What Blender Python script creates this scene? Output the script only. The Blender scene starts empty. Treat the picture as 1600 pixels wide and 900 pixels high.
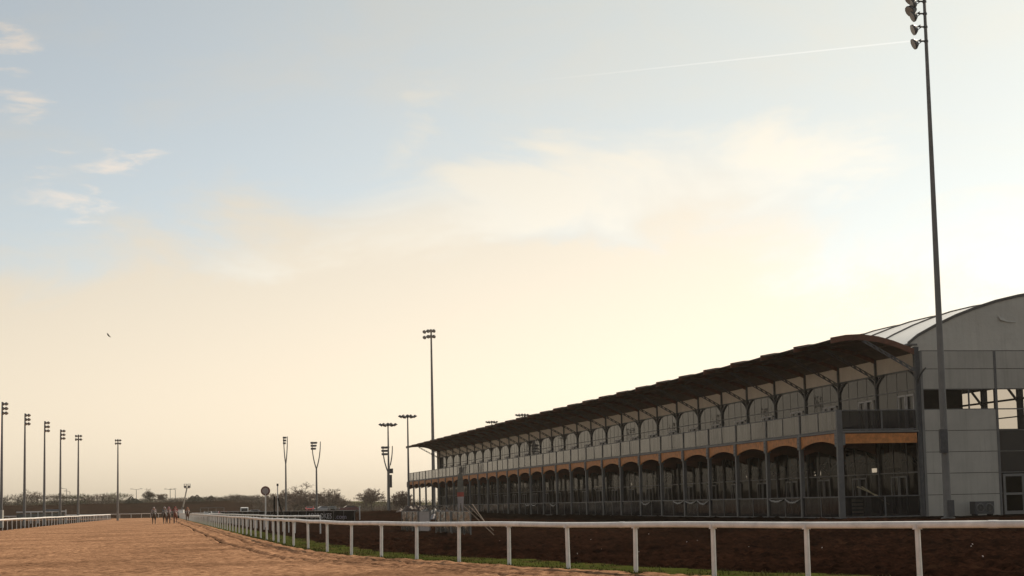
import bpy, bmesh, math, random
import numpy as np
from mathutils import Vector, Matrix, noise as mnoise
R = math.radians
PI = math.pi
random.seed(7)
SC = bpy.context.scene
COL = SC.collection

# ------------------------------------------------------------------ camera, sky, sun, exposure
EYE = 1.7
F_PX, PX0, PY0 = 2600.0, 800.0, 533.0
PITCH = math.atan(254 / 2600.0)
ROLL = R(-1.2)
cam_d = bpy.data.cameras.new('camera')
cam = bpy.data.objects.new('camera', cam_d)
COL.objects.link(cam)
cam_d.sensor_width = 36.0
cam_d.sensor_fit = 'HORIZONTAL'
cam_d.lens = 36.0 * F_PX / 1600.0
cam_d.shift_y = (PY0 - 450.0) / 1600.0
cam_d.clip_start = 0.5
cam_d.clip_end = 20000
CAM_M = Matrix.Translation((0, 0, EYE)) @ Matrix.Rotation(PI / 2 + PITCH, 4, 'X') @ Matrix.Rotation(ROLL, 4, 'Z')
cam.matrix_world = CAM_M
SC.camera = cam

SUN_AZ, SUN_EL = 36.0, 43.0          # degrees to the right of the view, above the horizon
world = bpy.data.worlds.new("World")
SC.world = world
world.use_nodes = True


def build_world():
    nt = world.node_tree
    N = nt.nodes
    Lk = nt.links
    N.clear()
    out = N.new('ShaderNodeOutputWorld')
    bg = N.new('ShaderNodeBackground')
    bg.inputs['Strength'].default_value = 0.125
    Lk.new(bg.outputs[0], out.inputs[0])
    sky = N.new('ShaderNodeTexSky')
    sky.sky_type = 'NISHITA'
    sky.sun_disc = False
    sky.sun_elevation = R(SUN_EL)
    sky.sun_rotation = R(SUN_AZ)
    sky.air_density = 1.0
    sky.dust_density = 1.0
    sky.ozone_density = 1.6
    tc = N.new('ShaderNodeTexCoord')
    sep = N.new('ShaderNodeSeparateXYZ')
    Lk.new(tc.outputs['Generated'], sep.inputs[0])

    def math_(op, a, b=None, c=None, clamp=False):
        n = N.new('ShaderNodeMath')
        n.operation = op
        n.use_clamp = clamp
        for i, v in enumerate((a, b, c)):
            if v is None:
                continue
            if isinstance(v, (int, float)):
                n.inputs[i].default_value = v
            else:
                Lk.new(v, n.inputs[i])
        return n.outputs[0]
    # direction on a cloud layer: azimuth (x/y) and altitude (z/y)
    x, y, z = sep.outputs
    ys = math_('MAXIMUM', y, 0.05)
    u = math_('DIVIDE', x, ys)
    vy = math_('DIVIDE', z, ys)
    hr = math_('SQRT', math_('ADD', math_('MULTIPLY', x, x), math_('MULTIPLY', y, y)))
    hr = math_('MAXIMUM', hr, 0.02)
    cx = math_('DIVIDE', x, hr)
    cy = math_('DIVIDE', y, hr)
    v = math_('DIVIDE', z, hr)

    def vec(a, b, c=0.0):
        n = N.new('ShaderNodeCombineXYZ')
        for i, q in enumerate((a, b, c)):
            if isinstance(q, (int, float)):
                n.inputs[i].default_value = q
            else:
                Lk.new(q, n.inputs[i])
        return n.outputs[0]

    def noise(vecsock, scale, detail=6, rough=0.6, dist=0.0):
        n = N.new('ShaderNodeTexNoise')
        n.inputs['Scale'].default_value = scale
        n.inputs['Detail'].default_value = detail
        n.inputs['Roughness'].default_value = rough
        n.inputs['Distortion'].default_value = dist
        Lk.new(vecsock, n.inputs['Vector'])
        return n.outputs['Fac']

    def smooth(val, a, b):
        n = N.new('ShaderNodeMapRange')
        n.interpolation_type = 'SMOOTHSTEP'
        Lk.new(val, n.inputs[0])
        n.inputs[1].default_value = a
        n.inputs[2].default_value = b
        return n.outputs[0]
    uv = vec(cx, cy, math_('MULTIPLY', v, 2.4))
    n1 = noise(uv, 6.5, 9, 0.62, 0.5)
    n2 = noise(vec(cx, math_('ADD', cy, 3.0), math_('MULTIPLY', v, 3.8)), 22.0, 7, 0.62, 0.4)
    n3 = noise(vec(cx, math_('ADD', cy, 7.0), math_('MULTIPLY', v, 1.5)), 2.2, 4, 0.5, 0.2)

    def px(xp, yp):                       # a spot of sky as (u, v)
        a = (yp - PY0)
        d = (CAM_M.to_3x3() @ Vector(((xp - PX0), -a, -F_PX))).normalized()
        return d.x / d.y, d.z / math.hypot(d.x, d.y)

    def pxy(xp, yp):
        d = (CAM_M.to_3x3() @ Vector(((xp - PX0), -(yp - PY0), -F_PX))).normalized()
        return d.x / d.y, d.z / d.y

    def blob(xp, yp, rx, ry, tilt=0.0):   # soft elliptical cloud bank
        cu, cv = px(xp, yp)
        ru, rv = rx / F_PX, ry / F_PX
        du = math_('SUBTRACT', u, cu)
        dv = math_('SUBTRACT', v, cv)
        if tilt:
            t = math.tan(R(tilt))
            dv = math_('SUBTRACT', dv, math_('MULTIPLY', du, t))
        a = math_('POWER', math_('DIVIDE', du, ru), 2.0)
        a = math_('POWER', math_('ABSOLUTE', math_('DIVIDE', du, ru)), 2.0)
        b = math_('POWER', math_('ABSOLUTE', math_('DIVIDE', dv, rv)), 2.0)
        return math_('MAXIMUM', math_('SUBTRACT', 1.0, math_('ADD', a, b)), -1.2)
    # thin cream veil: thick low down, with a ragged upper edge and a bank reaching up to the right
    edge = math_('ADD', math_('MULTIPLY', math_('SUBTRACT', n1, 0.5), 0.20), math_('MULTIPLY', math_('SUBTRACT', n3, 0.5), 0.07))
    h0 = math_('ADD', v, edge)
    low = math_('SUBTRACT', 1.0, smooth(math_('ADD', math_('SUBTRACT', h0, math_('MULTIPLY', smooth(u, -0.30, -0.02), 0.035)), math_('MULTIPLY', smooth(u, 0.08, 0.30), 0.055)), 0.105, 0.175))
    b1 = blob(1080, 270, 400, 105, 3)
    b2 = blob(1250, 250, 220, 62, 0)
    b3 = blob(640, 210, 110, 90, 40)
    b4 = blob(700, 340, 480, 80, 12)
    bank = math_('MAXIMUM', math_('MAXIMUM', b1, b2), math_('MAXIMUM', math_('SUBTRACT', b3, 0.75), b4))
    bank = math_('MULTIPLY', bank, 1.15)
    bank = smooth(math_('ADD', bank, math_('MULTIPLY', math_('SUBTRACT', n1, 0.52), 5.0)), 0.0, 1.3)
    puffs = None
    for (a, b, c, d, t) in ((162, 248, 115, 34, 3), (100, 318, 105, 27, -8), (8, 165, 80, 48, 0), (10, 62, 70, 27, -8),
                            (66, 280, 56, 15, 0), (138, 296, 46, 13, -12), (22, 112, 50, 17, 0)):
        q = blob(a, b, c, d, t)
        puffs = q if puffs is None else math_('MAXIMUM', puffs, q)
    puffs = smooth(math_('ADD', puffs, math_('MULTIPLY', math_('SUBTRACT', n2, 0.53), 5.5)), 0.0, 1.4)
    wisp = math_('MULTIPLY', smooth(n1, 0.47, 0.75), 0.30)
    mask = math_('MAXIMUM', math_('MAXIMUM', low, math_('MULTIPLY', bank, 0.85)), math_('MAXIMUM', math_('MULTIPLY', puffs, 0.95), wisp))
    # a fading vapour trail: a great circle on the sky
    u0, v0 = pxy(1424, 64)
    u1, v1 = pxy(860, 124)
    sl = (v1 - v0) / (u1 - u0)
    dl = math_('ABSOLUTE', math_('SUBTRACT', math_('SUBTRACT', vy, v0), math_('MULTIPLY', math_('SUBTRACT', u, u0), sl)))
    line = math_('SUBTRACT', 1.0, smooth(dl, 0.0, 0.00075))
    along = math_('MULTIPLY', smooth(u, px(720, 140)[0], px(1250, 80)[0]), math_('SUBTRACT', 1.0, smooth(u, px(1440, 60)[0], px(1450, 60)[0])))
    trail = math_('MULTIPLY', line, along)

    bw = N.new('ShaderNodeRGBToBW')
    Lk.new(sky.outputs[0], bw.inputs[0])

    def tint(fac, rgb):
        n = N.new('ShaderNodeVectorMath')
        n.operation = 'SCALE'
        n.inputs[0].default_value = rgb
        Lk.new(fac, n.inputs['Scale'])
        return n.outputs[0]

    def mix(fac, a, b):
        n = N.new('ShaderNodeMix')
        n.data_type = 'RGBA'
        Lk.new(fac, n.inputs[0])
        Lk.new(a, n.inputs[6])
        Lk.new(b, n.inputs[7])
        return n.outputs[2]
    lum = math_('ADD', math_('MULTIPLY', bw.outputs[0], 0.86), 0.35)
    vt = N.new('ShaderNodeMix')
    vt.data_type = 'RGBA'
    Lk.new(smooth(v, 0.03, 0.24), vt.inputs[0])
    Lk.new(tint(lum, VEIL), vt.inputs[6])
    Lk.new(tint(lum, (1.29, 1.18, 0.99)), vt.inputs[7])
    veil = vt.outputs[2]
    clear = N.new('ShaderNodeMix')
    clear.data_type = 'RGBA'
    clear.inputs[0].default_value = CLEAR_MIX
    Lk.new(sky.outputs[0], clear.inputs[6])
    Lk.new(tint(bw.outputs[0], CLEAR), clear.inputs[7])
    # thin bright cirrus towards the sun
    dt = N.new('ShaderNodeVectorMath')
    dt.operation = 'DOT_PRODUCT'
    Lk.new(tc.outputs['Generated'], dt.inputs[0])
    dt.inputs[1].default_value = (math.sin(R(SUN_AZ)) * math.cos(R(SUN_EL)), math.cos(R(SUN_AZ)) * math.cos(R(SUN_EL)), math.sin(R(SUN_EL)))
    near_sun = smooth(dt.outputs['Value'], 0.60, 0.86)
    near_sun = math_('MULTIPLY', near_sun, math_('ADD', 0.62, math_('MULTIPLY', n1, 0.5)))
    base = mix(near_sun, clear.outputs[2], tint(lum, (1.15, 1.18, 1.10)))
    pv = tint(lum, (1.62, 1.42, 1.22))
    c = mix(math_('MULTIPLY', math_('MAXIMUM', low, wisp), 0.93), base, veil)
    c = mix(math_('MULTIPLY', bank, 0.75), c, tint(lum, (1.45, 1.33, 1.11)))
    c = mix(math_('MULTIPLY', puffs, 0.75), c, pv)
    c = mix(math_('MULTIPLY', trail, 0.5), c, tint(lum, (1.5, 1.48, 1.4)))
    Lk.new(c, bg.inputs['Color'])


VEIL = (1.32, 1.125, 0.85)
CLEAR = (1.02, 1.08, 1.05)
CLEAR_MIX = 0.76
build_world()

sun_d = bpy.data.lights.new('sun', 'SUN')
sun_d.energy = 4.6
sun_d.angle = R(0.6)
sun_d.color = (1.0, 0.86, 0.68)
sun = bpy.data.objects.new('sun', sun_d)
COL.objects.link(sun)
sdir = Vector((math.sin(R(SUN_AZ)) * math.cos(R(SUN_EL)), math.cos(R(SUN_AZ)) * math.cos(R(SUN_EL)), math.sin(R(SUN_EL))))
sun.rotation_euler = sdir.to_track_quat('Z', 'Y').to_euler()
sun.location = (100, 100, 100)
SC.view_settings.view_transform = 'Standard'
SC.view_settings.look = 'None'
SC.view_settings.gamma = 1.0
SC.view_settings.use_curve_mapping = False
SC.view_settings.exposure = 0.0
SC.cycles.max_bounces = 8
SC.cycles.transparent_max_bounces = 24
SC.cycles.volume_bounces = 0

# ------------------------------------------------------------------ frames of reference
BETA = R(12.26)                        # the straight runs this far to the left of the view
D_ = Vector((-math.sin(BETA), math.cos(BETA), 0))
R_ = Vector((math.cos(BETA), math.sin(BETA), 0))


def W(s, L, z=0.0):                    # s metres up the straight, L metres to its right
    p = D_ * s + R_ * L
    return Vector((p.x, p.y, z))


def at(xp, yp, depth):                 # world point a given distance ahead, seen in a given direction
    d = CAM_M.to_3x3() @ Vector((xp - PX0, -(yp - PY0), -F_PX))
    return Vector((0, 0, EYE)) + d * (depth / d.y)


def sstep(x, a, b):
    t = np.clip((np.asarray(x, dtype=float) - a) / (b - a), 0, 1)
    return t * t * (3 - 2 * t)


def _hash(ix, iy, seed):
    h = (ix.astype(np.int64) * 374761393 + iy.astype(np.int64) * 668265263 + seed * 974711) & 0xffffffff
    h = ((h ^ (h >> 13)) * 1274126177) & 0xffffffff
    return ((h ^ (h >> 16)) & 0xffff) / 65535.0


def vnoise(x, y, seed=0):
    ix, iy = np.floor(x), np.floor(y)
    fx, fy = x - ix, y - iy
    fx = fx * fx * (3 - 2 * fx)
    fy = fy * fy * (3 - 2 * fy)
    a = _hash(ix, iy, seed); b = _hash(ix + 1, iy, seed)
    c = _hash(ix, iy + 1, seed); d = _hash(ix + 1, iy + 1, seed)
    return (a * (1 - fx) + b * fx) * (1 - fy) + (c * (1 - fx) + d * fx) * fy


def fbm(x, y, oct=4, seed=0, gain=0.5):
    t, amp, tot = 0, 1.0, 0
    for i in range(oct):
        t = t + amp * vnoise(x * 2 ** i + i * 17.3, y * 2 ** i - i * 9.1, seed + i)
        tot += amp
        amp *= gain
    return t / tot


# right rail of the straight: L as a function of s
RS = np.array([-30, 0, 15, 23.0, 27.1, 30.0, 33.1, 36.4, 39.6, 42.4, 45.6, 48.3, 51.0, 53.5, 58.2, 62.4, 67.0, 75.0, 100, 5000])
RL = np.array([50, 28, 20.6, 16.8, 15.1, 14.0, 12.8, 11.8, 10.9, 10.2, 9.6, 8.9, 8.3, 7.75, 6.95, 6.6, 6.35, 6.2, 6.1, 6.1])


def Lr(s):
    return np.interp(s, RS, RL)


def Ll(s):
    return np.interp(s, [0, 182, 280, 405, 5000], [-17.2, -15.8, -13.2, -9.5, -9.5])


S_BEND = 405.0
BC = -58.0                              # bend centre, L
GS0, BAY, NB = 79.5, 5.06, 29
LF, LI, LB = 34.2, 38.7, 58.7
S_END = GS0 + BAY * NB


def ground_z(x, y):
    x = np.asarray(x, float); y = np.asarray(y, float)
    s = x * D_.x + y * D_.y
    L = x * R_.x + y * R_.y
    pad = 0.6 * sstep(L, 17, 31) * sstep(s, 40, 66)
    z = pad
    z = z + 0.85 * np.exp(-(((L - 24) / 5.0) ** 2 + ((s - 185) / 26.0) ** 2))
    z = z + 0.5 * np.exp(-(((L - 30) / 4.0) ** 2 + ((s - 150) / 30.0) ** 2)) * 0.5
    z = z + 4.4 * sstep(y, 482, 500) * (1 - sstep(x, -92, -60))
    z = z + 1.2 * sstep(y, 500, 530) * sstep(x, -60, -30)
    z = z - 0.02
    return z


# ------------------------------------------------------------------ materials
MAT = {}


def mat(name, col, rough=0.7, metal=0.0, noise=None, bump=None, spec=0.5, var=None, transl=0.0, streak=0.0):
    """procedural Principled material. noise=(scale, amount) mottles the colour, bump=(scale, strength, distance)"""
    if name in MAT:
        return MAT[name]
    m = bpy.data.materials.new(name)
    m.use_nodes = True
    nt = m.node_tree
    p = nt.nodes['Principled BSDF']
    p.inputs['Base Color'].default_value = (*col, 1)
    p.inputs['Roughness'].default_value = rough
    p.inputs['Metallic'].default_value = metal
    p.inputs['Specular IOR Level'].default_value = spec
    tc = nt.nodes.new('ShaderNodeTexCoord')
    if noise is None:
        noise = (3.0, 0.25)
    n = nt.nodes.new('ShaderNodeTexNoise')
    n.inputs['Scale'].default_value = noise[0]
    n.inputs['Detail'].default_value = 8
    n.inputs['Roughness'].default_value = 0.65
    nt.links.new(tc.outputs['Object'], n.inputs['Vector'])
    r = nt.nodes.new('ShaderNodeMix')
    r.data_type = 'RGBA'
    mr = nt.nodes.new('ShaderNodeMapRange')
    mr.inputs[1].default_value = 0.3
    mr.inputs[2].default_value = 0.7
    nt.links.new(n.outputs['Fac'], mr.inputs[0])
    nt.links.new(mr.outputs[0], r.inputs[0])
    a = noise[1]
    c2 = var if var else tuple(c * (1 - a) for c in col)
    c1 = col if var else tuple(min(1, c * (1 + a * 0.5)) for c in col)
    r.inputs[6].default_value = (*c1, 1)
    r.inputs[7].default_value = (*c2, 1)
    if streak:                                # rain streaks and grime, drawn out down the wall
        mp = nt.nodes.new('ShaderNodeMapping')
        mp.inputs['Scale'].default_value = (5.0, 5.0, 0.22)
        nt.links.new(tc.outputs['Object'], mp.inputs[0])
        sn = nt.nodes.new('ShaderNodeTexNoise')
        sn.inputs['Scale'].default_value = 1.0
        sn.inputs['Detail'].default_value = 6
        sn.inputs['Roughness'].default_value = 0.7
        nt.links.new(mp.outputs[0], sn.inputs['Vector'])
        sr = nt.nodes.new('ShaderNodeMapRange')
        sr.inputs[1].default_value = 0.5
        sr.inputs[2].default_value = 0.75
        sr.inputs[4].default_value = streak
        nt.links.new(sn.outputs['Fac'], sr.inputs[0])
        r2 = nt.nodes.new('ShaderNodeMix')
        r2.data_type = 'RGBA'
        nt.links.new(sr.outputs[0], r2.inputs[0])
        nt.links.new(r.outputs[2], r2.inputs[6])
        r2.inputs[7].default_value = (col[0] * 0.45, col[1] * 0.42, col[2] * 0.38, 1)
        r = r2
    nt.links.new(r.outputs[2], p.inputs['Base Color'])
    if bump:
        bn = nt.nodes.new('ShaderNodeTexNoise')
        bn.inputs['Scale'].default_value = bump[0]
        bn.inputs['Detail'].default_value = 10
        bn.inputs['Roughness'].default_value = 0.7
        nt.links.new(tc.outputs['Object'], bn.inputs['Vector'])
        b = nt.nodes.new('ShaderNodeBump')
        b.inputs['Strength'].default_value = bump[1]
        b.inputs['Distance'].default_value = bump[2]
        nt.links.new(bn.outputs['Fac'], b.inputs['Height'])
        nt.links.new(b.outputs[0], p.inputs['Normal'])
    if transl:
        out = nt.nodes['Material Output']
        t = nt.nodes.new('ShaderNodeBsdfTranslucent')
        nt.links.new(r.outputs[2], t.inputs[0])
        mx = nt.nodes.new('ShaderNodeMixShader')
        mx.inputs[0].default_value = transl
        nt.links.new(p.outputs[0], mx.inputs[1])
        nt.links.new(t.outputs[0], mx.inputs[2])
        nt.links.new(mx.outputs[0], out.inputs[0])
    MAT[name] = m
    return m


def glass_mat(name, tint, opacity, rough=0.03, body=(0.02, 0.02, 0.022), wave=0.0, ior=1.5):
    """thin glazing: reflects by Fresnel, part see-through, part dark film"""
    m = bpy.data.materials.new(name)
    m.use_nodes = True
    nt = m.node_tree
    nt.nodes.clear()
    out = nt.nodes.new('ShaderNodeOutputMaterial')
    tr = nt.nodes.new('ShaderNodeBsdfTransparent')
    tr.inputs[0].default_value = (*tint, 1)
    df = nt.nodes.new('ShaderNodeBsdfDiffuse')
    df.inputs[0].default_value = (*body, 1)
    gl = nt.nodes.new('ShaderNodeBsdfGlossy')
    gl.inputs['Roughness'].default_value = rough
    m1 = nt.nodes.new('ShaderNodeMixShader')
    m1.inputs[0].default_value = opacity
    nt.links.new(tr.outputs[0], m1.inputs[1])
    nt.links.new(df.outputs[0], m1.inputs[2])
    fr = nt.nodes.new('ShaderNodeFresnel')
    ge = nt.nodes.new('ShaderNodeNewGeometry')
    io = nt.nodes.new('ShaderNodeMix')
    io.inputs[2].default_value = ior
    io.inputs[3].default_value = 1 / ior
    nt.links.new(ge.outputs['Backfacing'], io.inputs[0])
    nt.links.new(io.outputs[0], fr.inputs[0])
    if wave:
        tc = nt.nodes.new('ShaderNodeTexCoord')
        n = nt.nodes.new('ShaderNodeTexNoise')
        n.inputs['Scale'].default_value = 0.9
        n.inputs['Detail'].default_value = 2
        nt.links.new(tc.outputs['Object'], n.inputs['Vector'])
        b = nt.nodes.new('ShaderNodeBump')
        b.inputs['Strength'].default_value = wave
        b.inputs['Distance'].default_value = 0.05
        nt.links.new(n.outputs['Fac'], b.inputs['Height'])
        nt.links.new(b.outputs[0], gl.inputs['Normal'])
    m2 = nt.nodes.new('ShaderNodeMixShader')
    nt.links.new(fr.outputs[0], m2.inputs[0])
    nt.links.new(m1.outputs[0], m2.inputs[1])
    nt.links.new(gl.outputs[0], m2.inputs[2])
    nt.links.new(m2.outputs[0], out.inputs[0])
    MAT[name] = m
    return m


def soil_material(name, c1, c2, scale, bump, rough=0.95, speck=None, patch=None):
    m = bpy.data.materials.new(name)
    m.use_nodes = True
    nt = m.node_tree
    p = nt.nodes['Principled BSDF']
    p.inputs['Roughness'].default_value = rough
    p.inputs['Specular IOR Level'].default_value = 0.0
    tc = nt.nodes.new('ShaderNodeTexCoord')

    def noise(scale, det=8, rough=0.7, w=0):
        n = nt.nodes.new('ShaderNodeTexNoise')
        n.inputs['Scale'].default_value = scale
        n.inputs['Detail'].default_value = det
        n.inputs['Roughness'].default_value = rough
        mp = nt.nodes.new('ShaderNodeMapping')
        mp.inputs['Location'].default_value = (w, w * 2, 0)
        nt.links.new(tc.outputs['Object'], mp.inputs[0])
        nt.links.new(mp.outputs[0], n.inputs['Vector'])
        return n.outputs['Fac']

    def rng(v, a, b, c=0., d=1.):
        r = nt.nodes.new('ShaderNodeMapRange')
        nt.links.new(v, r.inputs[0])
        for i, q in enumerate((a, b, c, d)):
            r.inputs[i + 1].default_value = q
        return r.outputs[0]

    def mix(f, a, b):
        r = nt.nodes.new('ShaderNodeMix')
        r.data_type = 'RGBA'
        nt.links.new(f, r.inputs[0])
        for i, q in ((6, a), (7, b)):
            if isinstance(q, tuple):
                r.inputs[i].default_value = (*q, 1)
            else:
                nt.links.new(q, r.inputs[i])
        return r.outputs[2]
    n = noise(scale)
    c = mix(rng(n, 0.33, 0.67), c1, c2)
    big = noise(scale * 0.05, 4, 0.5, 5)
    dk = tuple(q * 0.72 for q in c1)
    c = mix(rng(big, 0.42, 0.72, 0, 0.6), c, dk)
    if patch:
        pn = noise(patch[0], 5, 0.6, 11)
        c = mix(rng(pn, patch[1], patch[1] + 0.08), c, patch[2])
    if speck:
        sn = noise(speck[0], 2, 0.5, 3)
        c = mix(rng(sn, speck[1], speck[1] + 0.03), c, speck[2])
    nt.links.new(c, p.inputs['Base Color'])
    b = nt.nodes.new('ShaderNodeBump')
    b.inputs['Strength'].default_value = 0.9
    b.inputs['Distance'].default_value = bump
    nt.links.new(noise(scale * 1.3, 10, 0.75, 8), b.inputs['Height'])
    nt.links.new(b.outputs[0], p.inputs['Normal'])
    MAT[name] = m
    return m


M_SAND = soil_material('track_sand', (0.14, 0.070, 0.040), (0.545, 0.312, 0.182), 3.0, 0.10)
M_SOIL = soil_material('ploughed_soil', (0.0015, 0.0008, 0.0006), (0.034, 0.015, 0.009), 3.5, 0.10,
                       patch=(0.35, 0.64, (0.035, 0.018, 0.010)))
M_GRASSY = soil_material('rough_grass', (0.032, 0.042, 0.009), (0.07, 0.078, 0.018), 5.0, 0.03, patch=(0.9, 0.53, (0.075, 0.050, 0.022)))
M_WHITE = mat('white_plastic', (0.80, 0.78, 0.75), 0.4, noise=(1.7, 0.28))
M_GALV = mat('galvanised_steel', (0.20, 0.19, 0.18), 0.6, 0.1, noise=(0.9, 0.25))
M_DKSTEEL = mat('dark_steel', (0.085, 0.085, 0.09), 0.5, 0.4, noise=(5.0, 0.3))
M_STEEL = mat('grey_painted_steel', (0.135, 0.13, 0.13), 0.5, 0.2, noise=(3.0, 0.2))
M_TIMBER = mat('orange_timber', (0.62, 0.225, 0.055), 0.6, noise=(4.0, 0.4))
M_GLULAM = mat('canopy_timber', (0.17, 0.062, 0.032), 0.6, noise=(4.0, 0.35))
M_UNDER = mat('canopy_lining', (0.12, 0.085, 0.065), 0.8, noise=(2.0, 0.3))
M_CREAM = mat('cream_fabric', (0.86, 0.74, 0.62), 0.75, noise=(0.8, 0.14), bump=(0.7, 0.4, 0.08), transl=0.6)
M_PANEL = mat('wall_cladding', (0.47, 0.435, 0.38), 0.65, noise=(0.5, 0.16), streak=0.35, bump=(0.35, 0.15, 0.05))
M_GABLE = mat('gable_fabric', (0.60, 0.56, 0.49), 0.6, noise=(0.4, 0.12), streak=0.2, bump=(0.22, 0.7, 0.25))
M_ROOF = mat('white_roof_membrane', (0.93, 0.92, 0.89), 0.35, noise=(0.5, 0.08), bump=(0.4, 0.3, 0.08), transl=0.16)
M_RIB = mat('roof_rib', (0.13, 0.12, 0.11), 0.6)
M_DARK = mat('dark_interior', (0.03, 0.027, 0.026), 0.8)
M_FLOOR = mat('floor_board', (0.10, 0.085, 0.07), 0.8)
M_SKIRT = mat('black_skirt', (0.012, 0.011, 0.012), 0.8)
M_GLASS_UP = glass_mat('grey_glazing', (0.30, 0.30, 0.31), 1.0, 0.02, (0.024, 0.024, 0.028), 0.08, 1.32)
M_GLASS_LOW = glass_mat('clear_glazing', (0.52, 0.50, 0.48), 0.25, 0.03, (0.010, 0.010, 0.011), 0.08, 1.13)
M_GLASS_RAIL = glass_mat('balustrade_glass', (0.45, 0.45, 0.47), 0.6, 0.05, (0.055, 0.050, 0.047), 0.1, 1.4)
M_GLASS_DECK = glass_mat('deck_glass', (0.5, 0.5, 0.52), 0.75, 0.10, (0.012, 0.012, 0.016), 0.06, 1.18)
M_DOORF = mat('door_frame', (0.50, 0.45, 0.42), 0.5)
M_BLACK = mat('black_vinyl', (0.006, 0.006, 0.009), 0.9, spec=0.0)
M_LAMPBODY = mat('lamp_housing', (0.10, 0.10, 0.105), 0.5, 0.3)
M_LAMPFACE = mat('lamp_lens', (0.42, 0.40, 0.38), 0.3)
M_BARK = mat('bark', (0.075, 0.060, 0.050), 0.9)
M_TWIG = mat('twigs', (0.115, 0.085, 0.062), 0.9, noise=(0.2, 0.3))
M_TWIG2 = mat('reddish_twigs', (0.16, 0.105, 0.080), 0.9, noise=(0.2, 0.3))
M_TWIG3 = mat('budding_twigs', (0.10, 0.105, 0.045), 0.9, noise=(0.2, 0.3))
M_CONIF = mat('conifer_needles', (0.025, 0.035, 0.022), 0.9)


# ------------------------------------------------------------------ object helpers
def tag(o, label=None, cat=None, group=None, kind=None):
    if label:
        o['label'] = label
    if cat:
        o['category'] = cat
    if group:
        o['group'] = group
    if kind:
        o['kind'] = kind
    return o


def empty(name, loc=(0, 0, 0), rz=0.0):
    o = bpy.data.objects.new(name, None)
    o.location = loc
    o.rotation_euler = (0, 0, rz)
    o.empty_display_size = 0.3
    COL.objects.link(o)
    return o


class MB:
    def __init__(self):
        self.v = []
        self.f = []
        self.m = []
        self.mats = []

    def mi(self, m):
        if m not in self.mats:
            self.mats.append(m)
        return self.mats.index(m)

    def add(self, vs, fs, m):
        b = len(self.v)
        self.v += [tuple(q) for q in vs]
        i = self.mi(m)
        for f in fs:
            self.f.append(tuple(b + k for k in f))
            self.m.append(i)

    def box(self, x0, x1, y0, y1, z0, z1, m):
        self.add([(x0, y0, z0), (x1, y0, z0), (x1, y1, z0), (x0, y1, z0), (x0, y0, z1), (x1, y0, z1), (x1, y1, z1), (x0, y1, z1)],
                 [(0, 3, 2, 1), (4, 5, 6, 7), (0, 1, 5, 4), (1, 2, 6, 5), (2, 3, 7, 6), (3, 0, 4, 7)], m)

    def quad(self, a, b, c, d, m):
        self.add([a, b, c, d], [(0, 1, 2, 3)], m)

    def tube(self, pts, rad, m, n=8, cap=True):
        pts = [Vector(p) for p in pts]
        if not isinstance(rad, (list, tuple)):
            rad = [rad] * len(pts)
        vs = []
        up = Vector((0, 0, 1))
        for i, p in enumerate(pts):
            a = pts[max(0, i - 1)]; b = pts[min(len(pts) - 1, i + 1)]
            t = (b - a).normalized()
            ref = up if abs(t.z) < 0.95 else Vector((1, 0, 0))
            u = t.cross(ref).normalized()
            w = u.cross(t).normalized()
            for k in range(n):
                an = 2 * PI * k / n + PI / n
                vs.append(p + (u * math.cos(an) + w * math.sin(an)) * rad[i])
        fs = []
        for i in range(len(pts) - 1):
            for k in range(n):
                k2 = (k + 1) % n
                fs.append((i * n + k, i * n + k2, (i + 1) * n + k2, (i + 1) * n + k))
        if cap:
            fs.append(tuple(range(n - 1, -1, -1)))
            fs.append(tuple((len(pts) - 1) * n + k for k in range(n)))
        self.add(vs, fs, m)

    def bar(self, a, b, w, h, m):
        """rectangular bar from a to b; w across, h up"""
        a = Vector(a); b = Vector(b)
        t = (b - a).normalized()
        ref = Vector((0, 0, 1)) if abs(t.z) < 0.98 else Vector((0, 1, 0))
        u = t.cross(ref).normalized() * (w / 2)
        q = u.cross(t).normalized() * (h / 2)
        vs = [a - u - q, a + u - q, a + u + q, a - u + q, b - u - q, b + u - q, b + u + q, b - u + q]
        self.add(vs, [(0, 1, 2, 3), (7, 6, 5, 4), (0, 4, 5, 1), (1, 5, 6, 2), (2, 6, 7, 3), (3, 7, 4, 0)], m)

    def lathe(self, prof, c, m, n=16, axis=None):
        """prof [(r, h)...] revolved about the axis through c"""
        c = Vector(c)
        ax = Vector(axis).normalized() if axis else Vector((0, 0, 1))
        ref = Vector((1, 0, 0)) if abs(ax.x) < 0.9 else Vector((0, 1, 0))
        u = ax.cross(ref).normalized()
        w = ax.cross(u)
        vs = []
        for (r, h) in prof:
            for k in range(n):
                a = 2 * PI * k / n
                vs.append(c + ax * h + (u * math.cos(a) + w * math.sin(a)) * r)
        fs = []
        for i in range(len(prof) - 1):
            for k in range(n):
                k2 = (k + 1) % n
                fs.append((i * n + k, i * n + k2, (i + 1) * n + k2, (i + 1) * n + k))
        fs.append(tuple(range(n - 1, -1, -1)))
        fs.append(tuple((len(prof) - 1) * n + k for k in range(n)))
        self.add(vs, fs, m)

    def build(self, name, parent=None, loc=(0, 0, 0), smooth=False, rz=0.0):
        me = bpy.data.meshes.new(name)
        me.from_pydata(self.v, [], self.f)
        for m in self.mats:
            me.materials.append(m)
        me.polygons.foreach_set('material_index', self.m)
        if smooth:
            me.polygons.foreach_set('use_smooth', [True] * len(self.f))
        me.update()
        o = bpy.data.objects.new(name, me)
        COL.objects.link(o)
        o.location = loc
        o.rotation_euler = (0, 0, rz)
        if parent:
            o.parent = parent
        return o


def kids(o):
    return [c for c in COL.objects if c.parent == o]


def copy_tree(o, parent=None, kidmap=None):
    c = o.copy()
    COL.objects.link(c)
    c.parent = parent
    for ch in list(kids(o)):
        copy_tree(ch, c)
    return c


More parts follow.
